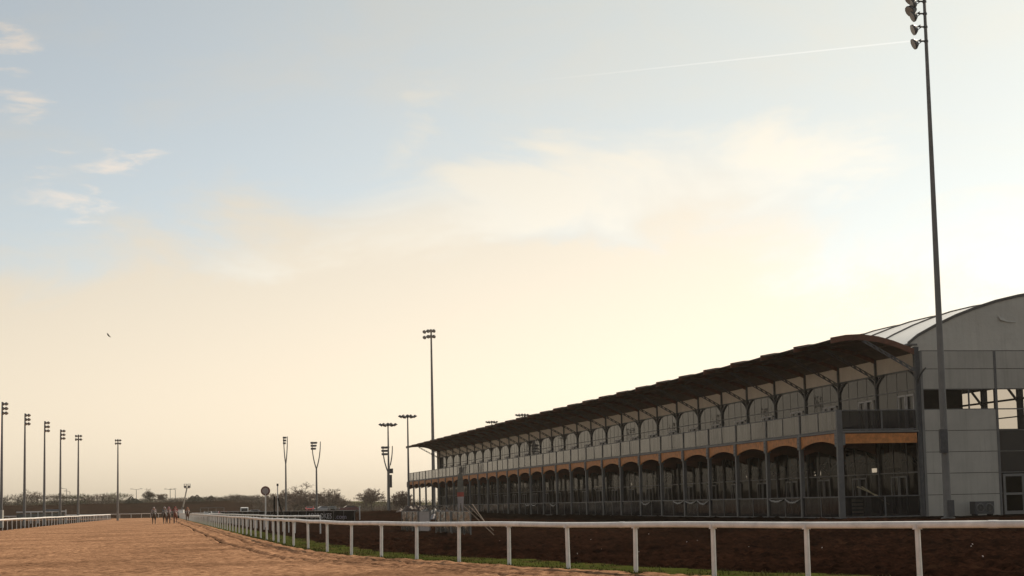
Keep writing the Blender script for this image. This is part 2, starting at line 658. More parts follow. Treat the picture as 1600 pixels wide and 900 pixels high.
def dup(o, dy, parent=None):
    """copy of a part (with its sub-parts) moved dy along the stand"""
    c = o.copy()
    COL.objects.link(c)
    c.parent = parent or o.parent
    c.location = (o.location.x, o.location.y + dy, o.location.z)
    for ch in list(kids(o)):
        g = ch.copy()
        COL.objects.link(g)
        g.parent = c
    return c


def grid_mesh(name, X, Y, Z, mats, midx=None):
    nr, nc = X.shape
    me = bpy.data.meshes.new(name)
    verts = np.stack([X, Y, Z], -1).reshape(-1, 3)
    i = np.arange((nr - 1) * nc).reshape(nr - 1, nc)[:, :-1].ravel()
    faces = np.stack([i, i + 1, i + nc + 1, i + nc], -1)
    me.vertices.add(len(verts))
    me.vertices.foreach_set('co', verts.ravel().astype(np.float32))
    me.loops.add(faces.size)
    me.loops.foreach_set('vertex_index', faces.ravel().astype(np.int32))
    me.polygons.add(len(faces))
    me.polygons.foreach_set('loop_start', np.arange(0, faces.size, 4, dtype=np.int32))
    me.polygons.foreach_set('use_smooth', np.ones(len(faces), dtype=bool))
    for m in mats:
        me.materials.append(m)
    if midx is not None:
        me.polygons.foreach_set('material_index', midx.ravel().astype(np.int32))
    me.update(calc_edges=True)
    me.validate()
    o = bpy.data.objects.new(name, me)
    COL.objects.link(o)
    return o


# ------------------------------------------------------------------ ground, verge and sand track
def clods(x, y, dist):
    """broken soil: sharp lumps a hand to a foot across"""
    a = fbm(x * 2.2, y * 2.2, 4, 3, 0.6)
    b = fbm(x * 0.8, y * 0.8, 3, 21)
    return (np.abs(a - 0.5) * 2) ** 0.8 * 0.30 + (b - 0.5) * 0.14 - 0.03


def build_ground():
    rad = []
    r = 4.0
    while r < 6000:
        rad.append(r)
        if r < 26: r *= 1.09
        elif r < 92: r += 0.16 * (r / 50)
        elif r < 480: r *= 1.010
        else: r *= 1.09
    rad = np.array(rad)
    ang = np.concatenate([np.linspace(-180, -24, 60)[:-1], np.arange(-24, 24, 0.13), np.linspace(24, 180, 60)])
    A, Rr = np.meshgrid(np.radians(ang), rad)
    X = np.sin(A) * Rr
    Y = np.cos(A) * Rr
    s = X * D_.x + Y * D_.y
    L = X * R_.x + Y * R_.y
    off = L - Lr(s)
    rough = sstep(off, 1.3, 2.6) * (1 - sstep(Rr, 250, 380))
    rough = rough * (1 - 0.7 * sstep(L, 31, 33))
    Z = ground_z(X, Y) + clods(X, Y, Rr) * rough
    Z = Z - 0.05 * (1 - sstep(off, -0.6, 0.2)) * (Rr < 560)
    big = fbm(X * 0.06, Y * 0.06, 3, 40)
    Z = Z + (big - 0.5) * 0.5 * sstep(L, 16, 20) * sstep(Rr, 110, 150) * (1 - sstep(Rr, 380, 450))
    g = grid_mesh('ground', X, Y, Z, [M_SOIL, M_GRASSY])
    # grassland beyond the earthworks
    Xc = (X[:-1, :-1] + X[1:, 1:]) / 2; Yc = (Y[:-1, :-1] + Y[1:, 1:]) / 2
    mi = ((Yc > 700) | (Yc < -5)).astype(int)
    g.data.polygons.foreach_set('material_index', mi.ravel())
    tag(g, kind='structure')


def track_row(sv):
    """(right edge, left edge) of the track at chainage sv, bending left at the far end"""
    if sv <= S_BEND:
        return np.array([sv, Lr(sv) - 0.25]), np.array([sv, Ll(sv) + 0.3])
    ro = 6.1 - 0.25 - BC
    ri = -9.5 + 0.3 - BC
    a = (sv - S_BEND) / 54.0
    return (np.array([S_BEND + ro * math.sin(a), BC + ro * math.cos(a)]),
            np.array([S_BEND + ri * math.sin(a), BC + ri * math.cos(a)]))


def build_track():
    rows = []
    sv = -20.0
    while sv < S_BEND + 54 * 2.4:
        rows.append(sv)
        if sv < 20: sv += 1.0
        elif sv < 90: sv += 0.13 + max(0, sv - 50) * 0.004
        elif sv < S_BEND: sv += 0.8
        else: sv += 2.0
    # across: fine near the right rail, where wheel ruts run
    t = np.concatenate([np.linspace(0, 3.4, 60)[:-1], np.linspace(3.4, 14, 76)[:-1], np.linspace(14, 21, 26)])
    t = t / 21.0
    E = [track_row(q) for q in rows]
    a = np.array([e[0] for e in E]); b = np.array([e[1] for e in E])
    wid = np.linalg.norm(a - b, axis=1)
    T = np.empty((len(rows), len(t)))
    for i, w in enumerate(wid):
        m = t * 21.0
        # keep the first 3.4 m at true scale, stretch the rest
        T[i] = np.where(m <= 3.4, m, 3.4 + (m - 3.4) * (w - 3.4) / (21 - 3.4)) / w
    S = a[:, 0:1] + (b[:, 0:1] - a[:, 0:1]) * T
    L = a[:, 1:2] + (b[:, 1:2] - a[:, 1:2]) * T
    off = T * wid[:, None]
    X = S * D_.x + L * R_.x
    Y = S * D_.y + L * R_.y
    near = np.array(rows)[:, None]
    slope = np.gradient(Lr(near[:, 0]), near[:, 0])[:, None]
    perp = off / np.sqrt(1 + slope ** 2)
    fine = 1 - sstep(near, 150, 320)
    Z = 0.012 + (fbm(X * 2.0, Y * 2.0, 4, 5, 0.65) - 0.5) * 0.09 * fine + (fbm(X * 0.5, Y * 0.5, 2, 9) - 0.5) * 0.05
    hoof = vnoise(X * 2.9, Y * 2.9, 61)
    Z = Z - 0.06 * sstep(hoof, 0.62, 0.85) * fine
    wob = (fbm(X * 0.15, Y * 0.15, 2, 77) - 0.5) * 0.5
    for (o_, w_, h_) in ((1.05, 0.10, 0.10), (2.25, 0.13, 0.12)):
        dd = perp - o_ - wob
        Z = Z - h_ * np.exp(-(dd / w_) ** 2) + 0.4 * h_ * np.exp(-((dd - 0.26) / 0.13) ** 2) + 0.4 * h_ * np.exp(-((dd + 0.26) / 0.13) ** 2)
    Z = Z + 0.05 * np.exp(-((perp - 0.3) / 0.25) ** 2) * (0.4 + fbm(X, Y, 2, 90))
    Z = Z - 0.06 * (1 - sstep(perp, -0.02, 0.12))
    o = grid_mesh('track', X, Y, Z, [M_SAND])
    tag(o, kind='structure')


def build_verge():
    rows = np.concatenate([np.arange(18, 110, 0.35), np.arange(110, S_BEND, 3.0)])
    cols = np.array([-0.32, -0.2, -0.05, 0.15, 0.4, 0.7, 1.0, 1.3, 1.6, 1.9, 2.1])
    S, O = np.meshgrid(rows, cols, indexing='ij')
    edge = (fbm(S * 0.5, O * 0 + 3, 3, 33) - 0.5) * 0.9
    O2 = np.where(O > 0.7, O + edge * (O - 0.7), O)
    k = np.interp(S, [18, 40, 70, 5000], [1.15, 1.12, 1.0, 1.0])
    L = Lr(S) + O2 * k
    X = S * D_.x + L * R_.x
    Y = S * D_.y + L * R_.y
    Z = ground_z(X, Y) + 0.03 + 0.035 * np.sin(np.clip((O + 0.32) / 2.4, 0, 1) * PI) + (fbm(X * 2, Y * 2, 3, 13) - 0.5) * 0.05
    Z = Z - 0.12 * (O > 2.0) - 0.10 * (O < -0.3)
    o = grid_mesh('grass_verge', X, Y, Z, [M_GRASSY])
    tag(o, kind='structure')
    # blades
    rnd = random.Random(3)
    mb = MB()
    m1 = mat('grass_blade', (0.050, 0.057, 0.011), 0.9, spec=0.1)
    m2 = mat('dry_blade', (0.12, 0.10, 0.035), 0.9, spec=0.1)
    for i in range(15000):
        s = 24 + 90 * rnd.random() ** 1.3
        off = rnd.uniform(-0.30, 1.75) if rnd.random() < 0.85 else rnd.gauss(-0.25, 0.08)
        if float(vnoise(np.array(s * 1.2), np.array(off * 2), 5)) < 0.42:
            continue
        p = W(s, float(Lr(s)) + off)
        z = float(ground_z(p.x, p.y)) + 0.035
        h = rnd.uniform(0.05, 0.14)
        a = rnd.random() * PI
        w = 0.014
        h *= .75
        lx, ly = rnd.gauss(0, 0.03), rnd.gauss(0, 0.03)
        mb.add([(p.x - w * math.cos(a), p.y - w * math.sin(a), z), (p.x + w * math.cos(a), p.y + w * math.sin(a), z), (p.x + lx, p.y + ly, z + h)],
               [(0, 1, 2)], m1 if rnd.random() < 0.75 else m2)
    g = mb.build('grass')
    tag(g, 'short green grass along the foot of the white running rail', 'grass', kind='stuff')


build_ground()
build_track()
build_verge()


# ------------------------------------------------------------------ white running rails
def rail_body(pts, w, h, m, closed_ends=True):
    """oval section swept along pts (top at z)"""
    mb = MB()
    sec = []
    for k in range(12):
        a = 2 * PI * k / 12
        sx, sz = math.cos(a), math.sin(a)
        sec.append((math.copysign(abs(sx) ** 0.7, sx) * w / 2, math.copysign(abs(sz) ** 0.7, sz) * h / 2 - h / 2))
    vs, fs = [], []
    for i, p in enumerate(pts):
        a = pts[max(0, i - 1)]; b = pts[min(len(pts) - 1, i + 1)]
        t = (b - a); t.z = 0; t.normalize()
        u = Vector((t.y, -t.x, 0))
        for (q, z) in sec:
            vs.append(p + u * q + Vector((0, 0, z)))
    n = 12
    for i in range(len(pts) - 1):
        for k in range(n):
            k2 = (k + 1) % n
            fs.append((i * n + k, i * n + k2, (i + 1) * n + k2, (i + 1) * n + k))
    fs.append(tuple(range(n)))
    fs.append(tuple(len(vs) - n + k for k in range(n))[::-1])
    mb.add(vs, fs, m)
    return mb


def post_mesh(h, w, m, foot=True, name='post'):
    mb = MB()
    r = w / 2
    mb.tube([(0, 0, -0.25), (0, 0, 0.4), (0, 0, h - 0.10)], [r, r, r * 0.95], m, 8)
    mb.box(-r * 1.25, r * 1.25, -r * 1.25, r * 1.25, h - 0.10, h - 0.0, m)
    return mb


def make_rail(name, label, path, post_s, height, postw, cat='rail', w=0.13, h=0.16, lean=0.0, group=None):
    """path: list of points along the rail; post_s: points of posts"""
    root = empty(name, post_s[0])
    tag(root, label, cat, group)
    org = Vector(post_s[0]); org.z = 0
    root.location = org
    pts = []
    for p in path:
        z = float(ground_z(p.x, p.y)) + height + 0.008 * math.sin(p.y * 0.7) + 0.012 * math.sin(p.x * 0.31 + p.y * 0.23)
        pts.append(Vector((p.x, p.y, z)) - org)
    rail_body(pts, w, h, M_WHITE).build('rail', root, smooth=True)
    if len(pts) > 120:                       # sleeve joints
        for k in (13, 27, 42, 56, 71, 90):
            sm = rail_body([pts[k].lerp(pts[k + 1], .3) + Vector((0, 0, .006)), pts[k].lerp(pts[k + 1], .55) + Vector((0, 0, .006))], w + .012, h + .012, M_WHITE)
            sm.build('sleeve_joint', root)
    near = sorted(post_s, key=lambda p: p.length)[:100]
    first = post_mesh(height - h * 0.45, postw, M_WHITE).build('post', root)
    rnd = random.Random(len(post_s))
    rest = MB()
    for i, p in enumerate(sorted(post_s, key=lambda p: p.length)):
        q = p - org
        q.z = float(ground_z(p.x, p.y))
        if i < 100:
            o = first if i == 0 else first.copy()
            if i:
                COL.objects.link(o)
                o.parent = root
            o.location = q
            o.rotation_euler = (rnd.gauss(0, 0.008) + lean, rnd.gauss(0, 0.008), rnd.random() * 0.2 + BETA)
        else:
            rest.tube([q + Vector((0, 0, -.2)), q + Vector((0, 0, height - h * 0.5))], postw / 2, M_WHITE, 6)
    if rest.f:
        tag(rest.build('far_posts', root), kind='stuff')
    return root


# main rail: posts measured on the bend, then regular along the straight
post_px = [(1600 + 300, 27.0), (1650, 29.2)]
main_posts_s = [20.4, 23.8, 27.1, 30.35, 33.3, 36.5, 39.3, 42.0, 44.8, 47.4, 50.1, 53.0, 57.0]
main_posts_s = [19.8, 22.9, 26.2]
EXACT = [1433, 1259, 1113, 991, 886, 794, 716, 650, 595, 548.3, 510.8, 481.3, 458.3, 443.8, 434.7, 427]
for xp in EXACT:                         # chainage where each measured bearing crosses the rail line
    lo, hi = 20.0, 120.0
    d = at(xp, 800, 50.0) - Vector((0, 0, EYE))
    for _ in range(50):
        mid = (lo + hi) / 2
        p = W(mid, float(Lr(mid)))
        # bearing of p compared with the wanted one
        if p.x / p.y > d.x / d.y:
            lo = mid
        else:
            hi = mid
    main_posts_s.append((lo + hi) / 2)
last = main_posts_s[-1]
while last < S_BEND:
    last += 4.85
    main_posts_s.append(last)


def curve_pts(lfun, s0, s1, fine=1.0, coarse=6.0, bendoff=None):
    out = []
    s = s0
    while s < min(s1, S_BEND):
        out.append(W(s, float(lfun(s))))
        s += fine if s < 110 else coarse
    return out


def bend_pts(L0, amax, step):
    ro = L0 - BC
    n = int(amax * ro / step)
    return [W(S_BEND + ro * math.sin(i * step / ro), BC + ro * math.cos(i * step / ro)) for i in range(1, n)]


bend_o = bend_pts(6.1, 2.2, 4.85)
bend_i = bend_pts(-9.5, 2.2, 4.85)
make_rail('running_rail', 'long white running rail in the foreground, running along the right of the sand track', curve_pts(Lr, 17, S_BEND, 0.8) + bend_o,
          [W(s, float(Lr(s))) for s in main_posts_s] + bend_o, 1.235, 0.108, w=0.13, h=0.135)
lp = [W(s, float(Ll(s))) for s in np.arange(60, S_BEND, 4.7)]
make_rail('running_rail', 'white running rail along the left edge of the sand track', [W(s, float(Ll(s))) for s in np.arange(60, S_BEND, 3)] + bend_i,
          lp + bend_i, 1.25, 0.10, w=0.18, h=0.20)
# short inner rail by the winning post, ending in slanted legs
S2 = [(104, 10.2), (112, 9.3), (128, 8.9), (150, 8.8), (180, 8.8), (220, 8.8), (262, 8.8)]
p2 = [W(a, b) for a, b in S2]
pp = []
for i in range(len(p2) - 1):
    n = max(1, int((p2[i + 1] - p2[i]).length / 4))
    pp += [p2[i].lerp(p2[i + 1], k / n) for k in range(n)]
pp.append(p2[-1])
make_rail('running_rail', 'short second white rail ending behind the foreground rail near the winning post', pp, [pp[0]] + pp[2:], 1.24, 0.08, w=0.14, h=0.13)

# ------------------------------------------------------------------ grandstand
GS = empty('grandstand', (0, 0, 0), BETA)      # local x = L, local y = s
tag(GS, 'long two storey grandstand with glass balcony, brown curved canopy and white marquee roof', 'grandstand')
ZG = 0.6      # deck level
ZF = 5.08     # balcony level
ROOF_PROF = [(38.25, 9.55), (38.8, 9.96), (39.8, 10.47), (41.0, 11.0), (42.1, 11.4), (43.3, 11.77), (44.6, 12.06), (46.5, 12.36), (48.7, 12.46)]
MIDL = 48.7
ROOF_PROF = ROOF_PROF + [(2 * MIDL - a, b) for a, b in reversed(ROOF_PROF[:-1])]
CAN_PROF = [(38.72, 9.14), (38.2, 9.36), (37.4, 9.65), (36.6, 9.86), (35.6, 9.98), (34.8, 9.94), (34.05, 9.80)]


def gs_repeat(first, n, step=BAY):
    for k in range(1, n):
        dup(first, k * step)


def sweep_beam(prof, w, h, m, y, mb, lift=0.0):
    """curved beam of width w (along y), hanging h below the profile"""
    vs, fs = [], []
    for (a, b) in prof:
        vs += [(a, y - w / 2, b + lift - h), (a, y + w / 2, b + lift - h), (a, y + w / 2, b + lift), (a, y - w / 2, b + lift)]
    for i in range(len(prof) - 1):
        for k in range(4):
            k2 = (k + 1) % 4
            fs.append((i * 4 + k, i * 4 + k2, (i + 1) * 4 + k2, (i + 1) * 4 + k))
    n = len(vs)
    fs += [(3, 2, 1, 0), (n - 4, n - 3, n - 2, n - 1)]
    mb.add(vs, fs, m)


# marquee roof, one sheet sagging a little between its ribs
def roof_sheet():
    mb = MB()
    ys = []
    for k in range(NB):
        for t in (0, 0.17, 0.5, 0.83):
            ys.append((GS0 + (k + t) * BAY, -0.10 * math.sin(t * PI)))
    ys.append((S_END, 0.0))
    vs, fs = [], []
    n = len(ROOF_PROF)
    for (y, dz) in ys:
        for (a, b) in ROOF_PROF:
            vs.append((a, y, b + dz))
    for j in range(len(ys) - 1):
        for i in range(n - 1):
            fs.append((j * n + i, j * n + i + 1, (j + 1) * n + i + 1, (j + 1) * n + i))
    mb.add(vs, fs, M_ROOF)
    return mb


roof = roof_sheet().build('roof', GS, smooth=True)
mb = MB()
sweep_beam(ROOF_PROF, 0.12, 0.16, M_RIB, 0, mb, 0.07)
rib = mb.build('roof_rib', GS, loc=(0, GS0, 0))
gs_repeat(rib, NB + 1)

# end wall facing the track's near end: cladding rows, windows, doors
ROWS = [9.14, 8.2, 7.15, 6.1, 5.0, 3.9, 2.8, 1.7, 0.55]
ew = MB()
y0 = GS0
for i in range(len(ROWS) - 1):
    zt, zb = ROWS[i], ROWS[i + 1]
    for (xa, xb) in ((38.98, 43.0), (43.14, 48.1), (48.24, 53.2), (53.34, 58.6)):
        if i == 2:
            continue
        if xa > 43 and xa < 44 and i >= 3:
            continue
        ew.box(xa, xb, y0 - 0.03, y0 + 0.05, zb + 0.018, zt - 0.018, M_PANEL)
wall = ew.build('wall', GS)
fr = MB()                                     # steel frame of the gable end
for i, z in enumerate(ROWS[:-1]):
    fr.box(38.9, 58.6, y0 + 0.004, y0 + 0.10, z - 0.03, z + 0.03, M_RIB if i in (0, 1, 5, 6, 7, 4) else M_STEEL)
for x in (38.9, 43.07, 48.17, 53.27, 58.6):
    fr.box(x - 0.07, x + 0.07, y0 - 0.05, y0 + 0.14, 0.5, 9.14, M_STEEL if x != 38.9 else M_GALV)
fr.box(38.55, 38.80, y0 - 0.06, y0 + 0.16, 0.5, 9.35, M_DKSTEEL)
for x in (40.1, 41.55):
    fr.box(x - 0.03, x + 0.03, y0 + 0.01, y0 + 0.09, 6.13, 7.12, M_STEEL)
fr.build('wall_frame', GS)
gw = MB()
gw.quad((38.98, y0 + 0.05, 6.13), (43.0, y0 + 0.05, 6.13), (43.0, y0 + 0.05, 7.12), (38.98, y0 + 0.05, 7.12), M_GLASS_LOW)
gw.build('window', GS)
gw = MB()
for i in (2, 3):
    gw.quad((43.14, y0 + 0.05, ROWS[i + 1] + .03), (48.1, y0 + 0.05, ROWS[i + 1] + .03), (48.1, y0 + 0.05, ROWS[i] - .03), (43.14, y0 + 0.05, ROWS[i] - .03), M_GLASS_LOW)
gw.box(45.6, 45.66, y0, y0 + .1, 5.03, 7.12, M_STEEL)
gw.build('window', GS)
gw = MB()
for i in (4, 5):
    gw.quad((43.14, y0 + 0.05, ROWS[i + 1] + .03), (48.1, y0 + 0.05, ROWS[i + 1] + .03), (48.1, y0 + 0.05, ROWS[i] - .03), (43.14, y0 + 0.05, ROWS[i] - .03), M_GLASS_UP)
gw.build('window', GS)
# glazed double door under the windows
for j, xa in enumerate((43.25, 44.55)):
    dr = MB()
    xb = xa + 1.2
    for (a, b, c, d) in ((xa, xa + .13, .62, 2.72), (xb - .13, xb, .62, 2.72), (xa + .13, xb - .13, .62, .80), (xa + .13, xb - .13, 2.58, 2.72), (xa + .13, xb - .13, 1.62, 1.74)):
        dr.box(a, b, y0 - 0.02, y0 + .06, c, d, M_GALV)
    door = dr.build('door', GS)
    pn = MB()
    pn.quad((xa + .13, y0 + .02, .8), (xb - .13, y0 + .02, .8), (xb - .13, y0 + .02, 2.58), (xa + .13, y0 + .02, 2.58), M_GLASS_LOW)
    pn.build('pane', door)
    hd = MB()
    hx = xb - .07 if j == 0 else xa + .07
    hd.tube([(hx, y0 - .07, 1.5), (hx, y0 - .07, 1.85)], .015, M_GALV, 6)
    hd.build('handle', door)
gw = MB()
gw.box(45.80, 48.1, y0 - .03, y0 + .05, 0.57, 2.77, M_PANEL)
gw.build('wall', GS)
# gable fabric with slight creases
ga = MB()
n = len(ROOF_PROF)
vs = [(a, y0 - 0.01, b - 0.03) for a, b in ROOF_PROF] + [(min(max(a, 38.9), 58.5), y0 - 0.01, 9.17) for a, b in ROOF_PROF]
ga.add(vs, [(i, n + i, n + i + 1, i + 1) for i in range(n - 1)], M_GABLE)
ga.build('gable', GS)
# a torn flap of fabric on the gable
fl = MB()
fl.add([(43.35, y0 - .05, 11.05), (43.5, y0 - .12, 10.75), (43.9, y0 - .07, 10.66), (44.4, y0 - .06, 10.64), (44.38, y0 - .03, 10.70), (43.9, y0 - .03, 10.74)],
       [(0, 1, 2, 5), (5, 2, 3, 4)], M_GABLE)
fl.build('fabric_flap', GS)
# far gable end
fe = MB()
vs = [(a, S_END, b - 0.03) for a, b in ROOF_PROF] + [(a, S_END, 0.4) for a, b in ROOF_PROF]
fe.add(vs, [(i, i + 1, n + i + 1, n + i) for i in range(n - 1)], M_PANEL)
fe.build('wall', GS)
# rear wall with long strips of windows that let the sky show through
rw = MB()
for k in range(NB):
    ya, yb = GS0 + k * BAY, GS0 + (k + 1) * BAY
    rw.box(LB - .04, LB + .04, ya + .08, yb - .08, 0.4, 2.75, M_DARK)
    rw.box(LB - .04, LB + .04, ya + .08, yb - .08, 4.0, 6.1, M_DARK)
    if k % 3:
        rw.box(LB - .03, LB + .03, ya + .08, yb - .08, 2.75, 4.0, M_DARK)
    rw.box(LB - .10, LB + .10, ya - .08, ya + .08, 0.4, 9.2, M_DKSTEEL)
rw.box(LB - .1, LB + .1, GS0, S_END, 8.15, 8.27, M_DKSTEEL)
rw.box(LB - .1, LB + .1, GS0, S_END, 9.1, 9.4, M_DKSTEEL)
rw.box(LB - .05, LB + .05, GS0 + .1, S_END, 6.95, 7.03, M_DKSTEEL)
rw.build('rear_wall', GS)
# floors
fb = MB()
fb.box(LI + .15, LB - .1, GS0 + .15, S_END - .05, ZF - .28, ZF - 0.02, M_FLOOR)
fb.box(LF + .12, LI - .12, GS0 + .02, S_END - .02, ZF - .16, ZF - 0.01, M_FLOOR)
fb.build('upper_floor', GS)
fb = MB()
fb.box(LF + .05, LB - .1, GS0 + .16, S_END - .05, ZG - .15, ZG, M_FLOOR)
fb.box(LF + .02, LF + .06, GS0 + .01, S_END - .01, -0.3, ZG - .16, M_SKIRT)
fb.box(LF + .06, LI - .2, GS0 + .012, GS0 + .05, -0.3, ZG - .16, M_SKIRT)
fb.build('deck', GS)
# cross beams and inner posts seen through the ground floor glass
ib = MB()
for x in (43.5, 48.5, 53.5):
    ib.box(x - .1, x + .1, -.1, .1, ZG + .01, ZF - .29, M_DKSTEEL)
ib.box(LI + .2, LB - .2, -.09, .09, 4.35, 4.72, M_GLULAM)
for x in (43.5, 48.5, 53.5):
    ib.bar((x - 1.0, 0, 4.4), (x - .1, 0, 3.5), .1, .12, M_DKSTEEL)
    ib.bar((x + 1.0, 0, 4.4), (x + .1, 0, 3.5), .1, .12, M_DKSTEEL)
ib.box(45.0, 45.1, -BAY + .15, -.15, ZG + .01, 3.2, M_DARK)
ib.box(50.0, 50.1, -BAY + 1.4, -.15, ZG + .01, 4.2, M_DARK)
inner = ib.build('inner_frame', GS, loc=(0, GS0 + BAY, 0))
gs_repeat(inner, NB - 1)
# upper hall frames (seen through the end windows)
ub = MB()
ub.box(LI + .1, LI + .3, -.1, .1, ZF, 9.2, M_DKSTEEL)
ub.box(LB - .35, LB - .12, -.1, .1, ZF, 9.2, M_DKSTEEL)
hp = [(a, b - 0.25) for a, b in ROOF_PROF[1:-1]]
sweep_beam(hp, .14, .28, M_DKSTEEL, 0, ub)
ub.bar((LB - .3, 0, 8.0), (LB - 2.3, 0, 10.6), .12, .14, M_DKSTEEL)
uf = ub.build('hall_frame', GS, loc=(0, GS0 + BAY, 0))
gs_repeat(uf, NB - 1)

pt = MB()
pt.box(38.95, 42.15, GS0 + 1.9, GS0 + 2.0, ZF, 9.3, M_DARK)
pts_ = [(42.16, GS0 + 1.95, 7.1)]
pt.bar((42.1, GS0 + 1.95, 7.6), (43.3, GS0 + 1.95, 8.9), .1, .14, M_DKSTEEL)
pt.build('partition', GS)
# blinds and banners hung behind some of the glass
M_BLIND = mat('pale_blind', (0.30, 0.27, 0.24), 0.8)
M_BLIND2 = mat('blue_banner', (0.06, 0.08, 0.14), 0.8)
for i, (k, a, b, z0_, z1_) in enumerate([(0, 3.1, 4.5, 3.2, 4.6), (2, .4, 1.6, ZG + .1, 1.5), (3, 3.4, 4.7, 1.0, 2.7), (6, 1.0, 1.6, ZG + .1, 2.2), (7, 3.0, 4.9, 3.4, 4.5),
                                         (9, .3, 2.1, ZG + .1, 1.4), (12, 2.2, 4.0, 3.1, 4.4), (15, .5, 3.0, ZG + .1, 1.7), (18, 1.0, 3.8, 3.3, 4.5), (23, .4, 4.0, ZG + .1, 1.8)]):
    q = MB()
    q.box(LI + .35, LI + .38, GS0 + k * BAY + a, GS0 + k * BAY + b, z0_, z1_, M_BLIND2 if i % 3 == 2 else M_BLIND)
    q.build('blind', GS)
# --- balcony columns
cb = MB()
cb.box(-.10, .10, -.10, .10, ZG - .7, ZF - .3, M_STEEL)
cb.box(-.16, .16, -.16, .16, 4.25, 4.95, M_GALV)
for z in (4.4, 4.6, 4.8):
    cb.tube([(-.18, -.08, z), (-.155, -.08, z)], .022, M_DKSTEEL, 6)
    cb.tube([(-.18, .08, z), (-.155, .08, z)], .022, M_DKSTEEL, 6)
cb.box(-.06, .06, -.06, .06, 4.95, 6.14, M_DKSTEEL)
colm = cb.build('column', GS, loc=(LF, GS0, 0))
gs_repeat(colm, NB + 1)
# the near corner column is stouter
cb = MB()
cb.box(-.15, .15, -.24, -.105, ZG - .7, 6.1, M_STEEL)
cb.build('column', GS, loc=(LF - .02, GS0 - .01, 0))

# --- timber arches under the balcony edge
ta = MB()
nA = 14
ya, yb = 0.165, BAY - 0.165
vs = []
for side in (-.05, .05):
    for i in range(nA + 1):
        t = i / nA
        y = ya + (yb - ya) * t
        zb = 4.28 + 0.30 * math.sin(PI * t) ** 0.75
        vs.append((side, y, zb))
        vs.append((side, y, 4.93))
k0 = 2 * (nA + 1)
fs = []
for i in range(nA):
    a = 2 * i
    fs += [(a, a + 1, a + 3, a + 2), (k0 + a, k0 + a + 2, k0 + a + 3, k0 + a + 1), (a, a + 2, k0 + a + 2, k0 + a), (a + 1, k0 + a + 1, k0 + a + 3, a + 3)]
ta.add(vs, fs, M_TIMBER)
arch = ta.build('timber_arch', GS, loc=(LF, GS0, 0))
gs_repeat(arch, NB)
ta = MB()
ta.box(LF + .35, LI - .2, GS0 - .04, GS0 + .05, 4.40, 4.90, M_TIMBER)
ta.box(LF + .17, LF + .35, GS0 - .05, GS0 + .06, 4.32, 4.93, M_GALV)
ta.build('timber_beam', GS)
# soffit arch behind the end opening
ta = MB()
vs = []
for i in range(nA + 1):
    t = i / nA
    x = LF + .2 + (LI - LF - .4) * t
    vs.append((x, 0, 3.95 + 0.42 * math.sin(PI * t)))
    vs.append((x, 0, 4.75))
ta.add(vs + [(a, b + .1, c) for a, b, c in vs], [(2 * i, 2 * i + 2, 2 * i + 3, 2 * i + 1) for i in range(nA)] + [(30 + 2 * i, 30 + 2 * i + 1, 30 + 2 * i + 3, 30 + 2 * i + 2) for i in range(nA)] +
       [(2 * i, 30 + 2 * i, 30 + 2 * i + 2, 2 * i + 2) for i in range(nA)], M_GLULAM)
so = ta.build('cross_arch', GS, loc=(0, GS0 + BAY, 0))
gs_repeat(so, NB)


# --- balustrades
def balustrade(z0, z1, glass, nm, midposts=2, frame=M_DKSTEEL):
    b = MB()
    b.box(-.035, .035, .075, BAY - .075, z1 - .05, z1, frame)
    b.box(-.03, .03, .075, BAY - .075, z0, z0 + .05, frame)
    for i in range(1, midposts + 1):
        y = BAY * i / (midposts + 1)
        b.box(-.022, .022, y - .025, y + .025, z0 + .05, z1 - .05, frame)
    o = b.build(nm, GS, loc=(LF - .02, GS0, 0))
    g = MB()
    for i in range(midposts + 1):
        y1 = BAY * i / (midposts + 1) + .03
        y2 = BAY * (i + 1) / (midposts + 1) - .03
        dx = 0.003 * (-1) ** i
        g.quad((dx, y1, z0 + .04), (dx, y2, z0 + .04), (-dx, y2, z1 - .045), (-dx, y1, z1 - .045), glass)
    g.build('glass_panel', o)
    return o


bal = balustrade(ZF - .02, 6.12, M_GLASS_RAIL, 'balcony_balustrade', 1)
gs_repeat(bal, NB)
dbal = balustrade(ZG + .02, 1.72, M_GLASS_DECK, 'deck_balustrade', 1, M_STEEL)
gs_repeat(dbal, NB)
# edge channel of the balcony
ec = MB()
ec.box(LF - .09, LF + .02, GS0 - .02, S_END, 4.955, 5.045, M_GALV)
ec.box(LF + .05, LI - .1, GS0 - .09, GS0 + .015, 4.955, 5.045, M_GALV)
ec.box(LF - .05, LF + .01, GS0, S_END, ZG - .15, ZG - .05, M_GALV)
ec.build('edge_channel', GS)
# balustrades across the near end
for z0, z1, gl_, nm, fm in ((ZF - .0, 6.12, M_GLASS_DECK, 'balcony_balustrade', M_STEEL), (ZG + .02, 1.72, M_GLASS_DECK, 'deck_balustrade', M_STEEL)):
    b = MB()
    b.box(LF + .2, LI - .2, GS0 - .04, GS0 + .03, z1 - .05, z1, fm)
    b.box(LF + .2, LI - .2, GS0 - .03, GS0 + .03, z0, z0 + .06, fm)
    xm = (LF + LI) / 2 + .15
    b.box(xm - .04, xm + .04, GS0 - .035, GS0 + .03, z0 + .06, z1 - .05, fm)
    o = b.build(nm, GS)
    g = MB()
    g.quad((LF + .2, GS0, z0 + .05), (LI - .2, GS0, z0 + .05), (LI - .2, GS0, z1 - .05), (LF + .2, GS0, z1 - .05), gl_)
    g.build('glass_panel', o)

